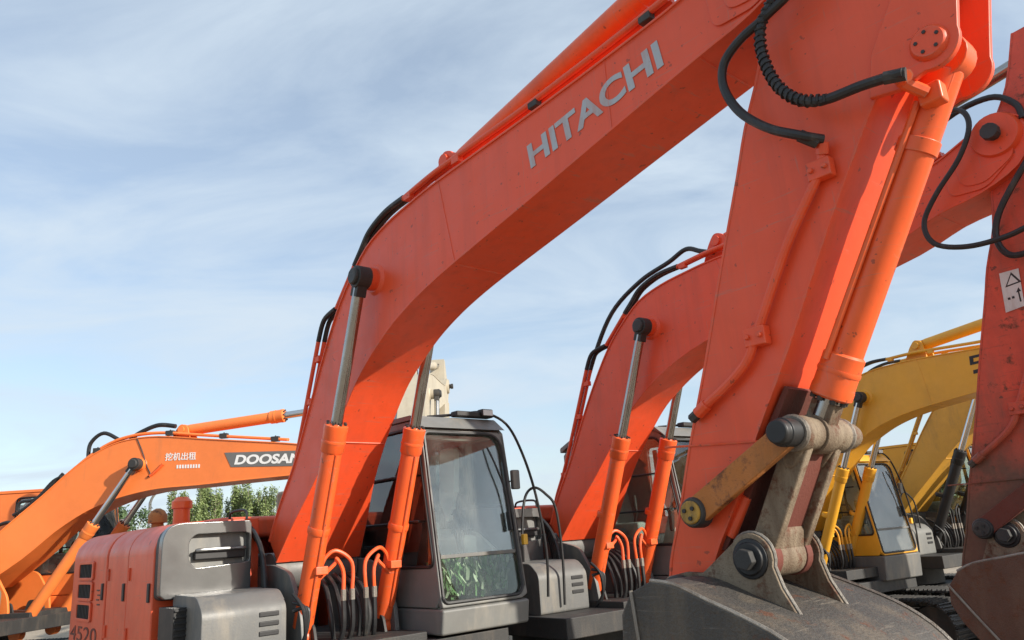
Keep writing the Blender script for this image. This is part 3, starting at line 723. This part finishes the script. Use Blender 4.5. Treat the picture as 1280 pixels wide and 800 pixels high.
    MB().prism(gl, WF, -.022, -.017).build('lower_windshield', M['clearglass' if glassm == 'glass' else glassm], cabo)
    MB().beam(WF(w0 - .05, .132, -.012), WF(w1 + .06, .132, -.012), .022, .03).build('split_bar', M['palegrey'], cabo, .004)
    # sides
    so = [(1.13, -.25), (.93, 1.17), (.80, 1.26), (-.55, 1.28), (-.70, 1.16), (-.72, -.25)]
    si = round_poly([(1.05, .06), (.885, 1.10), (.78, 1.19), (-.12, 1.20), (-.12, .06)], .07)
    for nm, ww, s in (('right_side', w0, 1), ('door', w1, -1)):
        f = MB(); holed(f, so, si, P, ww - s * .045, ww - s * .001); f = f.build(nm, cbm, cabo, .01)
        MB().prism(round_poly([(1.055, .05), (.89, 1.11), (.785, 1.20), (-.13, 1.21), (-.13, .05)], .07), P, ww - s * .026, ww - s * .020).build('side_window', M['glass'], f)
        lp = [P(*p, ww + s * .002) for p in si]; MB().tube(lp + lp[:2], .013, 6, smooth=False).build('window_seal', M['black'], f)
        if s > 0:
            for v in (.42, .80): MB().tube([P(-.10, v, w0 + .035), P(.96 - .14 * (v - .1), v, w0 + .035)], .010, 6, smooth=False).build('guard_bar', M['black'], f)
        else:
            MB().tube([P(.98, .0, w1 - .02), P(.99, .1, w1 - .07), P(.86, .8, w1 - .07), P(.84, .9, w1 - .02)], .014, 8).build('handrail', M['black'], f)
    # rear wall and window
    f = MB(); holed(f, [(w0 - .046, -.25), (w1 + .046, -.25), (w1 + .046, 1.16), (w0 - .046, 1.16)], round_poly([(w0 - .10, .14), (w1 + .10, .14), (w1 + .10, 1.10), (w0 - .10, 1.10)], .08), lambda w, v, u: P(u, v, w), -.70, -.66)
    f = f.build('rear_wall', cbm, cabo, .01)
    MB().box(P(-.68, .62, wc), (.006, w0 - w1 - .18, 1.0)).build('rear_window', M['glass'], f)
    rf = MB().prism(round_poly([(.955, 1.18), (.80, 1.305), (-.56, 1.325), (-.74, 1.25), (-.74, 1.19), (-.55, 1.285), (.79, 1.265)], .02), P, w1 - .01, w0 + .01).build('roof', cbm, cabo, .02)
    # roof lamps, cable
    lb = MB().box(P(.80, 1.338, w1 + .24), (.10, .42, .05)); lb.box(P(.84, 1.352, w1 + .12), (.08, .13, .07)); lb.build('lamp_bar', M['black'], cabo, .012)
    MB().box(P(.883, 1.352, w1 + .12), (.006, .11, .05)).build('lamp_lens', M['lens'], cabo)
    if hoses:
        MB().tube([P(.60, 1.335, w0 - .3), P(.76, 1.345, w1 + .35), P(.78, 1.37, w1 + .1), P(.82, 1.27, w1 - .14), P(.84, 1.0, w1 - .30), P(.86, .60, w1 - .42), P(.86, .10, w1 - .50), P(.84, -.30, w1 - .50)], .013, 8).build('cable', M['rubber'], cabo)
        MB().tube([P(.80, .02, w1 - .26), P(.80, .35, w1 - .28), P(.80, .60, w1 - .34), P(.80, .68, w1 - .46), P(.80, .62, w1 - .60), P(.80, .48, w1 - .72), P(.78, .05, w1 - .78), P(.76, -.40, w1 - .78)], .013, 8).build('cable', M['rubber'], cabo)
    # wiper
    MB().tube([WF(w1 + .22, 1.02, .012), WF(w1 + .17, .86, .03), WF(w1 + .10, .62, .03), WF(w1 + .085, .36, .02)], .009, 6).build('wiper', M['black'], cabo)
    MB().beam(WF(w1 + .10, .30, .018), WF(w1 + .10, .46, .018), .018, .05).build('wiper_motor', M['black'], cabo, .006)
    MB().box(WF(w1 - .06, .74, .0), (.05, .08, .17)).build('mirror', M['palegrey'], cabo, .012)
    MB().beam(WF(w1 - .06, .74, 0), WF(w1 + .02, .72, 0), .012, .012).build('mirror_stay', M['black'], cabo)
    MB().box(WF(w1 - .06, .22, .0), (.04, .05, .09)).build('marker_lamp', M['copper'], cabo, .008)
    # interior
    for u in (.44, .06): MB().beam(P(u, .05, w1 + .05), P(u - .03, 1.15, w1 + .05), .035, .05).build('door_bar', M['black'], cabo, .006)
    MB().beam(P(-.1, .55, w1 + .05), P(.92, .52, w1 + .05), .03, .03).build('door_bar', M['black'], cabo, .006)
    MB().prism(round_poly([(-.1, -.2), (.95, -.2), (.90, .10), (.55, .32), (.10, .36), (-.1, .36)], .08), P, w1 + .05, w1 + .09).build('door_lining', M['console'], cabo, .01)
    MB().prism(round_poly([(.16, 1.10), (.40, 1.10), (.36, .62), (.24, .40), (.12, .62)], .05), P, w1 + .10, w1 + .16).build('hanging_cloth', M['white'], cabo, .015)
    MB().tube([P(.62, -.1, w1 + .22), P(.60, .3, w1 + .22), P(.52, .52, w1 + .24), P(.56, .66, w1 + .24)], .022, 8).build('lever', M['black'], cabo)
    MB().tube([P(.75, -.15, w1 + .36), P(.70, .25, w1 + .36), P(.60, .45, w1 + .34)], .018, 8).build('lever', M['black'], cabo)
    MB().box(P(.42, .16, w1 + .22), (.5, .16, .26)).build('left_console', M['console'], cabo, .04)
    MB().tube([P(.84, 1.13, w0 - .1), P(.85, 1.11, wc), P(.84, 1.13, w1 + .1)], .03, 8).build('visor_roll', M['seat'], cabo)
    st = MB().box(P(-.05, .14, wc), (.48, .46, .13)).build('seat', M['seat'], cabo, .05, seg=3)
    mm = Matrix.Rotation(R(12), 3, 'Y') 
    MB().box(P(-.33, .50, wc), (.13, .46, .66), Matrix.Rotation(R(-11), 3, 'Y')).build('seat_back', M['seat'], st, .05, seg=3)
    MB().box(P(-.41, .93, wc), (.10, .26, .18), Matrix.Rotation(R(-11), 3, 'Y')).build('headrest', M['seat'], st, .04, seg=3)
    for s in (1, -1):
        cs = MB().box(P(.02, .18, wc + s * .33), (.70, .14, .26)).build('console', M['console'], cabo, .03)
        MB().tube([P(.26, .30, wc + s * .33), P(.30, .42, wc + s * .33), P(.29, .50, wc + s * .33)], .016, 8).build('joystick', M['black'], cs)
        MB().cyl(P(.29, .48, wc + s * .33), P(.285, .60, wc + s * .33), .026, .022, 10).build('grip', M['black'], cs)
        MB().tube([P(.62, -.18, wc + s * .10), P(.66, .15, wc + s * .10), P(.56, .42, wc + s * .10)], .013, 8).build('travel_lever', M['black'], cabo)
        MB().box(P(.72, -.17, wc + s * .11), (.24, .12, .03), Matrix.Rotation(R(-20), 3, 'Y')).build('pedal', M['dark'], cabo, .006)
    MB().box(P(.82, .30, w0 - .14), (.05, .16, .22)).build('monitor', M['black'], cabo, .015)
    MB().beam(P(.85, -.2, w0 - .12), P(.83, .22, w0 - .13), .07, .06).build('monitor_post', M['console'], cabo, .01)
    MB().box(P(.2, -.235, wc), (1.6, w0 - w1 - .12, .03)).build('floor_mat', M['dark'], cabo)
    MB().box(P(-.56, .02, wc), (.16, w0 - w1 - .14, .5)).build('rear_console', M['console'], cabo, .02)

    if clutter:  # leaf blades added behind the lower pane in place of its green reflection
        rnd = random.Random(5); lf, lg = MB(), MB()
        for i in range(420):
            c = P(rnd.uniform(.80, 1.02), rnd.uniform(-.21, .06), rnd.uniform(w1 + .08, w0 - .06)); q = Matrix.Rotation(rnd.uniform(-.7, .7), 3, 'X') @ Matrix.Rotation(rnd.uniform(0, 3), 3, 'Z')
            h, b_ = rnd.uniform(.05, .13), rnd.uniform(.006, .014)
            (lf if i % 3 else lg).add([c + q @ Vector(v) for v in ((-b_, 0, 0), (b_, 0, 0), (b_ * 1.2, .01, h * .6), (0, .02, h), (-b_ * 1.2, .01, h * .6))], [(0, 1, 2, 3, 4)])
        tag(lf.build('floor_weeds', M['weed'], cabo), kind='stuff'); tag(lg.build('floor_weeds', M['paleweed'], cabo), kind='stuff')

    # ---- undercarriage
    MB().cyl(P(-.30, -.95, 0), P(-.30, -.65, 0), .62, n=32).build('slew_ring', M['dark'], root)
    MB().box(P(-.30, -1.20, 0), (1.6, 1.7, .46)).build('car_body', M['dark'], root, .05)
    for s in (1, -1):
        wt = s * 1.10; L2, rr = 1.62, .40; cz = -ZF + .47; cx = -.30
        tr = MB().box(P(cx, cz - .02, wt - s * .0), (2.9, .26, .34)).build('track', M['dark'], root, .04)
        for e in (1, -1):
            MB().rev([(0, .33), (.2, .36), (.8, .36), (1, .33)], P(cx + e * L2, cz, wt - .10), P(cx + e * L2, cz, wt + .10), 24).build('idler' if e > 0 else 'sprocket', M['dark'], tr)
        for i in range(8):
            MB().cyl(P(cx - 1.3 + i * .37, cz - .30, wt - .16), P(cx - 1.3 + i * .37, cz - .30, wt + .16), .10, n=14).build('roller', M['dark'], tr)
        per = 4 * L2 + 2 * math.pi * rr; ns = 46; base = None; allm = MB()
        for i in range(ns):
            d = per * i / ns
            if d < 2 * L2: u, v, ang = cx - L2 + d, cz + rr, 0
            elif d < 2 * L2 + math.pi * rr: q = (d - 2 * L2) / rr; u, v, ang = cx + L2 + rr * math.sin(q), cz + rr * math.cos(q), q
            elif d < 4 * L2 + math.pi * rr: u, v, ang = cx + L2 - (d - 2 * L2 - math.pi * rr), cz - rr, math.pi
            else: q = (d - 4 * L2 - math.pi * rr) / rr; u, v, ang = cx - L2 - rr * math.sin(q), cz - rr * math.cos(q), math.pi + q
            mtx = Matrix.Translation(P(u, v, wt)) @ Matrix.Rotation(ang, 4, 'Y')
            if base is None:
                sm = MB().box((0, 0, .012), (.158, .56, .024))
                for gx in (-.06, 0, .06): sm.box((gx, 0, .036), (.016, .55, .030))
                sm.box((0, 0, -.035), (.13, .16, .07))
                base = sm
            if shoes:
                if i == 0: so_ = base.build('track_shoe', M['dark'], tr); shm = so_.data
                else: so_ = bpy.data.objects.new('track_shoe', shm); COL.objects.link(so_); so_.parent = tr
                so_.matrix_local = mtx
            else: allm.add([mtx @ Vector(p) for p in base.v], base.f)
        if not shoes: allm.build('track_chain', M['dark'], tr)
    return root, bobj, P, BF, AF, (aobj if has_arm else None)

# ------------------------------------------------------------------ the machines
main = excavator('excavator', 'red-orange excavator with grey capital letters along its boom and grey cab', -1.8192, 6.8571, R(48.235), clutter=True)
root, boomo, P_, BF_, AF_, armo = main
text_on('lettering', 'HITACHI', BF_, (3.252, 2.385), (4.289, 2.535), .165, .2245, M['letter'], boomo, bold=0.03)
# big loose hoses at the arm head
MB().tube([AF_(*p, .3) for p in [(5.40, 1.862), (5.346, 1.872), (5.237, 1.889), (5.087, 1.903), (4.988, 1.953), (4.897, 2.078), (4.857, 2.261), (4.879, 2.393), (4.953, 2.493), (5.0, 2.66), (4.95, 2.90)]], .021, 10).build('hose', M['rubber'], armo)
def spiral(pts, r, pitch, fn):
    P = catmull([fn(*p) for p in pts], 12); out = []; L = 0; x = (P[1] - P[0]).orthogonal().normalized()
    for i in range(len(P) - 1):
        seg = P[i + 1] - P[i]; t = seg.normalized(); x = (x - t * x.dot(t)).normalized(); y = t.cross(x); n = max(1, int(seg.length / (pitch / 8)))
        for k in range(n):
            d = L + seg.length * k / n; q = d / pitch * math.tau; out.append(P[i] + seg * (k / n) + (x * math.cos(q) + y * math.sin(q)) * r)
        L += seg.length
    return out
sp = spiral([(5.10, 1.902, .3), (4.988, 1.953, .3), (4.897, 2.078, .3), (4.857, 2.261, .3), (4.879, 2.393, .3), (4.953, 2.493, .3), (5.0, 2.66, .3)], .024, .03, AF_)
MB().tube(sp, .006, 5, smooth=False).build('hose_guard', M['rubber'], armo)
MB().tube([AF_(*p, .3 - .07 * (i == 0)) for i, p in enumerate([(5.02, 1.775), (4.959, 1.80), (4.826, 1.897), (4.707, 2.034), (4.647, 2.188), (4.666, 2.305), (4.764, 2.377), (4.912, 2.42), (5.068, 2.50), (5.1, 2.75)])], .021, 10).build('hose', M['rubber'], armo)
for q in (((5.405, 1.861), (5.33, 1.875)),):
    MB().tube([AF_(*q[0], .285), AF_(*q[1], .3)], .027, 8, smooth=False).build('hose_fitting', M['dark'], armo)
MB().tube([AF_(5.0, 1.765, .24), AF_(4.955, 1.803, .295)], .026, 8, smooth=False).build('hose_fitting', M['dark'], armo)
# yard number and small notice on the rear side panel
text_on('painted_number', '4520', P_, (-2.55, -.42), (-1.62, -.42), .13, 1.2515, M['stencil'], root, bold=.0)
for i in range(4): MB().box(P_(-1.66 + .03 * (i % 2), .03 - .04 * i, 1.2525), (.09, .003, .012)).build('notice_line', M['black'], root)

second = excavator('excavator', 'red-orange excavator with white warning sticker on its scuffed arm', .5756, 8.8145, R(50.546), 1.0, R(-2.07), R(4.5), arm='redworn', bucket='rustbucket', pivot=(4.72, 2.90), tip=-.24, cap='dark', link_='deeprust', brot=R(26))
root2, boom2, P2_, BF2, AF2, arm2 = second
for (u, v) in ((4.74, 1.81),):
    f2 = lambda a, b, w: AF2(u + a * .86, v + b * .86, w)
    dc = MB().prism([(-.085, -.16), (.055, -.15), (.10, .15), (-.04, .16)], f2, .1745, .1765).build('warning_sticker', M['decal'], arm2)
    tri = lambda s, cx, cy: [(cx - .06 * s, cy - .045 * s), (cx + .06 * s, cy - .04 * s), (cx + .012 * s, cy + .06 * s)]
    MB().prism(tri(1, .03, .08), f2, .1765, .1775).build('triangle_mark', M['black'], dc)
    MB().prism(tri(.68, .029, .077), f2, .1775, .1785).build('triangle_mark', M['decal'], dc)
    MB().prism([(.034, -.11), (.046, -.11), (.052, -.03), (.066, -.03), (.056, .005), (.03, -.03), (.042, -.03)], f2, .1765, .1775).build('figure_mark', M['black'], dc)
    for q in (-.03, .0): MB().box(f2(q, -.06, .1772), (.016, .001, .016)).build('figure_mark', M['black'], dc)
# loose hoses over the boom head
MB().tube([P2_(*p, .34) for p in [(4.30, 2.84), (4.52, 2.99), (4.68, 2.96), (4.71, 2.82), (4.60, 2.62), (4.40, 2.42), (4.28, 2.24), (4.32, 2.07), (4.52, 1.98), (4.78, 1.97), (5.0, 2.02)]], .019, 10).build('hose', M['rubber'], boom2)
MB().tube([P2_(*p, .22) for p in [(4.25, 2.82), (4.55, 3.0), (4.84, 3.02), (4.98, 2.90), (5.0, 2.78)]], .022, 10).build('hose', M['rubber'], boom2)
MB().tube([P2_(*p, .25) for p in [(5.0, 2.5), (4.75, 2.2), (4.68, 2.0), (4.74, 1.86), (4.9, 1.85)]], .022, 10).build('hose', M['rubber'], boom2)
# long hose standing off the back of the boom
MB().tube([BF2(*p, .10) for p in [(-.02, .75), (.10, 1.15), (.28, 1.62), (.50, 2.08), (.82, 2.52), (1.25, 2.76), (1.65, 2.86), (1.88, 2.93), (2.05, 2.86), (2.22, 2.79)]], .024, 10).build('hose', M['rubber'], boom2)
third = excavator('excavator', 'yellow excavator with yellow rams and yellow framed cab', 4.14, 12.196, R(55.88), .9289, R(-5.68), R(6), boom='yellow', arm='yellow', cyl='yellow', body='yellow', cab='yellow', cabw=(-.34, -1.32), cabbot=-.62, lower=-.13, cabbase='palegrey', rodpaint='clean', glassm='dustglass')
MB().box(third[2](.97, -.06, -.84), (.02, .74, .22)).build('paper_sheet', M['white'], [c for c in third[0].children if c.name.startswith('cab')][0])
fourth = excavator('excavator', 'dull yellow excavator with black rams beside the yellow framed cab', 6.46, 13.63, R(53.98), 1.0126, R(-7.26), R(4), boom='tan', arm='tan', cyl='black', body='tan', cab='yellow', shoes=False, rodpaint='clean', glassm='dustglass')
# bright orange one behind on the far side, its boom nearly broadside on
DT = [(-.05, .40), (.45, .84), (.90, 1.20), (1.40, 1.60), (1.85, 1.84), (2.22, 1.935), (2.7, 1.945), (3.35, 1.86), (4.0, 1.775), (4.7, 1.685), (5.2, 1.60), (5.55, 1.55), (5.70, 1.46)]
DB = [(.06, -.10), (.70, .30), (1.17, .66), (1.60, .90), (1.96, 1.03), (2.30, 1.11), (2.75, 1.165), (3.35, 1.17), (4.0, 1.19), (4.7, 1.205), (5.2, 1.22), (5.55, 1.26), (5.70, 1.38)]
D0 = lambda L: [((u) / 1.05, v / 1.05) for u, v in L]
DP = (D0(DT), D0(DB), [.33, .27] + [.24] * 11)
doo = excavator('excavator', 'bright orange excavator with white letters on a grey boom panel', -8.05, 12.08, R(6), 1.05, 0, R(30), boom='orange', arm='orange', cyl='orange', body='orange', cab='orange',
                boom_prof=DP, A=(2.43 / 1.05, 1.54 / 1.05), C=(.80 / 1.05, -.72 / 1.05), arm_cyl=((2.98 / 1.05, 2.03 / 1.05), (5.10, 2.02)), pivot=(5.30, 1.40), shoes=False, hoses=False, fB=.60, ram_end=(5.1, 2.08), bracket='orange', rodpaint='clean')
rd, bd, PD, BD, AD, _ = doo
DK = lambda u, v: ((u - .6) / 1.05, (v - .21) / 1.05)
lab = MB().prism([DK(*p) for p in [(4.345, 1.824), (4.451, 1.607), (5.60, 1.54), (5.60, 1.76)]], BD, .2435, .2455).build('label_panel', M['labelgrey'], bd)
text_on('lettering', 'DOOSAN', BD, DK(4.50, 1.636), DK(5.50, 1.585), .135, .2460, M['white'], bd, bold=.035, shear=.2)
text_on('painted_words', '挖机出租', BD, DK(3.42, 1.775), DK(3.90, 1.755), .11, .2420, M['white'], bd, bold=.01)
for i in range(9): MB().box(BD(*DK(3.62 + .042 * i, 1.675 - .002 * i), .2430), (.024, .002, .05)).build('painted_words', M['white'], bd)
for pts, r in (([(2.14, 1.90), (2.16, 2.14), (2.36, 2.28), (2.62, 2.16), (2.74, 2.10)], .028), ([(2.80, 2.16), (3.0, 2.26), (3.25, 2.33), (3.52, 2.29)], .032),
               ([(1.06, 1.22), (1.10, 1.34), (1.35, 1.38), (1.60, 1.62), (1.78, 1.68)], .022), ([(1.0, 1.16), (1.2, 1.26), (1.5, 1.48), (1.75, 1.72)], .024), ([(.62, .72), (.72, .98), (.92, 1.06), (1.02, 1.0)], .026)):
    MB().tube([BD(*DK(*p), .17) for p in pts], r, 8).build('hose', M['rubber'], bd)
for w, dv in ((.20, .045), (.15, .05)):
    MB().tube([BD(*DK(u, v + dv), w) for u, v in [(.95, .79), (1.46, 1.28), (1.945, 1.726), (2.395, 2.024), (2.821, 2.150), (3.317, 2.160), (3.951, 2.075), (5.288, 1.90)]], .021, 8).build('oil_pipe', M['orange'], bd)
for u, v in ((1.30, 1.19), (1.80, 1.65), (2.30, 2.02), (3.45, 2.19), (4.30, 2.08), (5.1, 1.97)):
    clamp_block(BD, DK(u, v), .19, bd, M['dark'], .07)
MB().tube([BD(*DK(*p), .245) for p in [(2.95, 2.16), (3.05, 1.95), (3.14, 1.72), (3.20, 1.60), (3.16, 1.56)]], .008, 6).build('wire', M['black'], bd)
MB().tube([BD(*DK(*p), .255) for p in [(3.20, 1.57), (3.30, 1.64), (3.40, 1.73)]], .02, 6).build('grease_line', M['redcyl'], bd)
beige = excavator('excavator', 'beige excavator standing behind the grey cab', -2.35, 16.2, R(-90), 1.32, R(2), 0, boom_prof=(BOOM_T, BOOM_B, BOOM_W), boom='beige', arm='beige', cyl='beige', body='beige', cab='beige', shoes=False, hoses=False)

# block letter on the yellow boom, cut off by the arm in front
r3, b3, P3_, BF3, AF3, a3 = third
for poly in ([(0, .10), (.16, .12), (.16, .155), (.05, .14), (.05, .19), (.16, .205), (.16, .24), (0, .22)], [(.03, .03), (.03, -.02), (.16, 0), (.16, .085), (.12, .08), (.12, .045)]):
    MB().prism([(3.02 + p[0], 2.42 + p[1] + .0) for p in poly], BF3, .2235, .226).build('lettering', M['black'], b3)


# ------------------------------------------------------------------ trees and lamp beyond the yard
def leaf_mat(name, c):
    m = bpy.data.materials.new(name); m.use_nodes = True
    n, l = m.node_tree.nodes, m.node_tree.links; p = n['Principled BSDF']; p.inputs['Roughness'].default_value = .6
    t = n.new('ShaderNodeTexCoord'); q = n.new('ShaderNodeTexNoise'); q.inputs['Scale'].default_value = 2.2; q.inputs['Detail'].default_value = 4; l.new(t.outputs['Object'], q.inputs[0])
    r = n.new('ShaderNodeValToRGB'); r.color_ramp.elements[0].color = (c[0] * .55, c[1] * .6, c[2] * .6, 1); r.color_ramp.elements[1].color = (c[0] * 1.5, c[1] * 1.35, c[2] * 1.3, 1)
    r.color_ramp.elements[0].position = .3; r.color_ramp.elements[1].position = .7
    l.new(q.outputs['Fac'], r.inputs[0]); l.new(r.outputs[0], p.inputs['Base Color'])
    p.inputs['Subsurface Weight'].default_value = 0.0
    return m
M['leaf'] = leaf_mat('poplar_leaf', (.17, .235, .085)); M['leaf2'] = leaf_mat('round_tree_leaf', (.06, .105, .04))
M['bark'] = mat('pale_bark', (.20, .17, .13), .9, bump=.4)
def crown(rnd, n, shape, size):
    mb = MB()
    for i in range(n):
        c = shape(rnd); s = size * rnd.uniform(.6, 1.5)
        a = Vector((rnd.gauss(0, 1), rnd.gauss(0, 1), rnd.gauss(0, 1))).normalized(); b = a.orthogonal().normalized(); d = a.cross(b)
        mb.add([c + b * s, c + d * s * .6, c - b * s, c - d * s * .6], [(0, 1, 2, 3)])
    return mb
def tree(name, label, cat, loc, h, kind, seed, group=None, cache={}):
    rnd = random.Random(seed)
    o = bpy.data.objects.new(name, None); COL.objects.link(o); o.location = loc; tag(o, label, cat, group)
    o.rotation_euler = (0, 0, rnd.uniform(0, 6))
    key = (kind, seed % 4)
    if key not in cache:
        r2 = random.Random(seed * 7 + 1)
        if kind == 'poplar':
            H = 9.0
            limbs = [(r2.uniform(.25, .8) * H, r2.uniform(0, 6.28), r2.uniform(.6, 1.4)) for _ in range(14)]
            def shape(q):
                z0, a, L = limbs[q.randrange(14)]; t = q.random()
                z = z0 + t * L * 1.8; R_ = .62 * (1 - (z / H - .45) ** 2 * 1.6)
                p = Vector((math.cos(a), math.sin(a), 0)) * max(.05, R_) * (.3 + .7 * t)
                return Vector((p.x + q.gauss(0, .16), p.y + q.gauss(0, .16), min(H, z) + q.gauss(0, .2)))
            cr = crown(r2, 2300, shape, .10); tk = MB().tube([(0, 0, 0), (.05, 0, 3), (0, .05, 6), (0, 0, 8.8)], lambda t: .13 * (1 - .85 * t), 8)
            for z0, a, L in limbs: tk.tube([(0, 0, z0), (math.cos(a) * .4, math.sin(a) * .4, z0 + L * .7), (math.cos(a) * .55, math.sin(a) * .55, z0 + L * 1.5)], lambda t: .035 * (1 - .7 * t), 5, sub=3)
            lm = M['leaf']
        else:
            H = 5.0
            cl = [Vector((r2.gauss(0, .75), r2.gauss(0, .75), r2.uniform(2.0, 4.5))) for _ in range(26)]
            def shape(q):
                c = cl[q.randrange(26)]; return c + Vector((q.gauss(0, .27), q.gauss(0, .27), q.gauss(0, .23)))
            cr = crown(r2, 7000, shape, .075); tk = MB().tube([(0, 0, 0), (.05, .03, 1.2), (0, 0, 2.6), (.1, 0, 3.6)], lambda t: .12 * (1 - .8 * t), 8)
            for c in cl[:12]: tk.tube([(0, 0, 1.3), tuple(c * .6 + Vector((0, 0, .5))), tuple(c)], lambda t: .05 * (1 - .8 * t), 5, sub=3)
            lm = M['leaf2']
        cache[key] = (cr, tk, lm, H, {})
    cr, tk, lm, H, objs = cache[key]
    o.scale = (h / H,) * 3
    for nm, mb, mt in (('crown', cr, lm), ('trunk', tk, M['bark'])):
        if nm not in objs: ob = mb.build(nm, mt, o); objs[nm] = ob.data
        else: ob = bpy.data.objects.new(nm, objs[nm]); COL.objects.link(ob); ob.parent = o
rp = random.Random(21)
for i in range(26):
    t = i / 25; x = -44.0 + 11.4 * t + rp.uniform(-.25, .25); y = 99.3 + 3.8 * t + rp.uniform(-2.0, 2.0)
    tree('poplar_tree', 'slim green poplar in the row seen over the silver tank', 'tree', (x, y, -.02), rp.uniform(8.0, 11.2), 'poplar', i, 'row of poplars beyond the yard')
tree('round_tree', 'dark round-crowned tree near the street lamp', 'tree', (-20.45, 40.1, -.02), 4.9, 'round', 3)
# street lamp
lp = bpy.data.objects.new('street_lamp', None); COL.objects.link(lp); lp.location = (-21.38, 45.2, 0)
tag(lp, 'grey street lamp with curved arm standing beyond the machines', 'street lamp')
MB().tube([(0, 0, 0), (0, 0, 4.6), (.02, 0, 5.3), (.30, 0, 5.75), (.75, 0, 5.95)], lambda t: .10 - .045 * t, 8).build('pole', M['palegrey'], lp)
MB().box((.95, 0, 5.98), (.55, .16, .09)).build('lamp_head', M['palegrey'], lp, .03)
# far belt of trees along the horizon
fb = random.Random(8); mb = MB()
for i in range(2600):
    q = R(fb.uniform(-60, 60)); D = fb.uniform(170, 215); h = 3.0 + 2.2 * math.sin(q * 23) * math.sin(q * 9.7) + fb.uniform(0, 1.2)
    for k in range(7):
        c = Vector((math.sin(q) * D + fb.gauss(0, 1.0), math.cos(q) * D, fb.uniform(0, 1) ** .8 * h)); s = fb.uniform(.3, .8)
        a = Vector((fb.gauss(0, 1), fb.gauss(0, 1), fb.gauss(0, 1))).normalized(); b = a.orthogonal().normalized(); d = a.cross(b)
        mb.add([c + b * s, c + d * s, c - b * s, c - d * s], [(0, 1, 2, 3)])
tag(mb.build('far_trees', M['leaf2']), 'far belt of low trees along the horizon behind the yard', 'trees', kind='stuff')
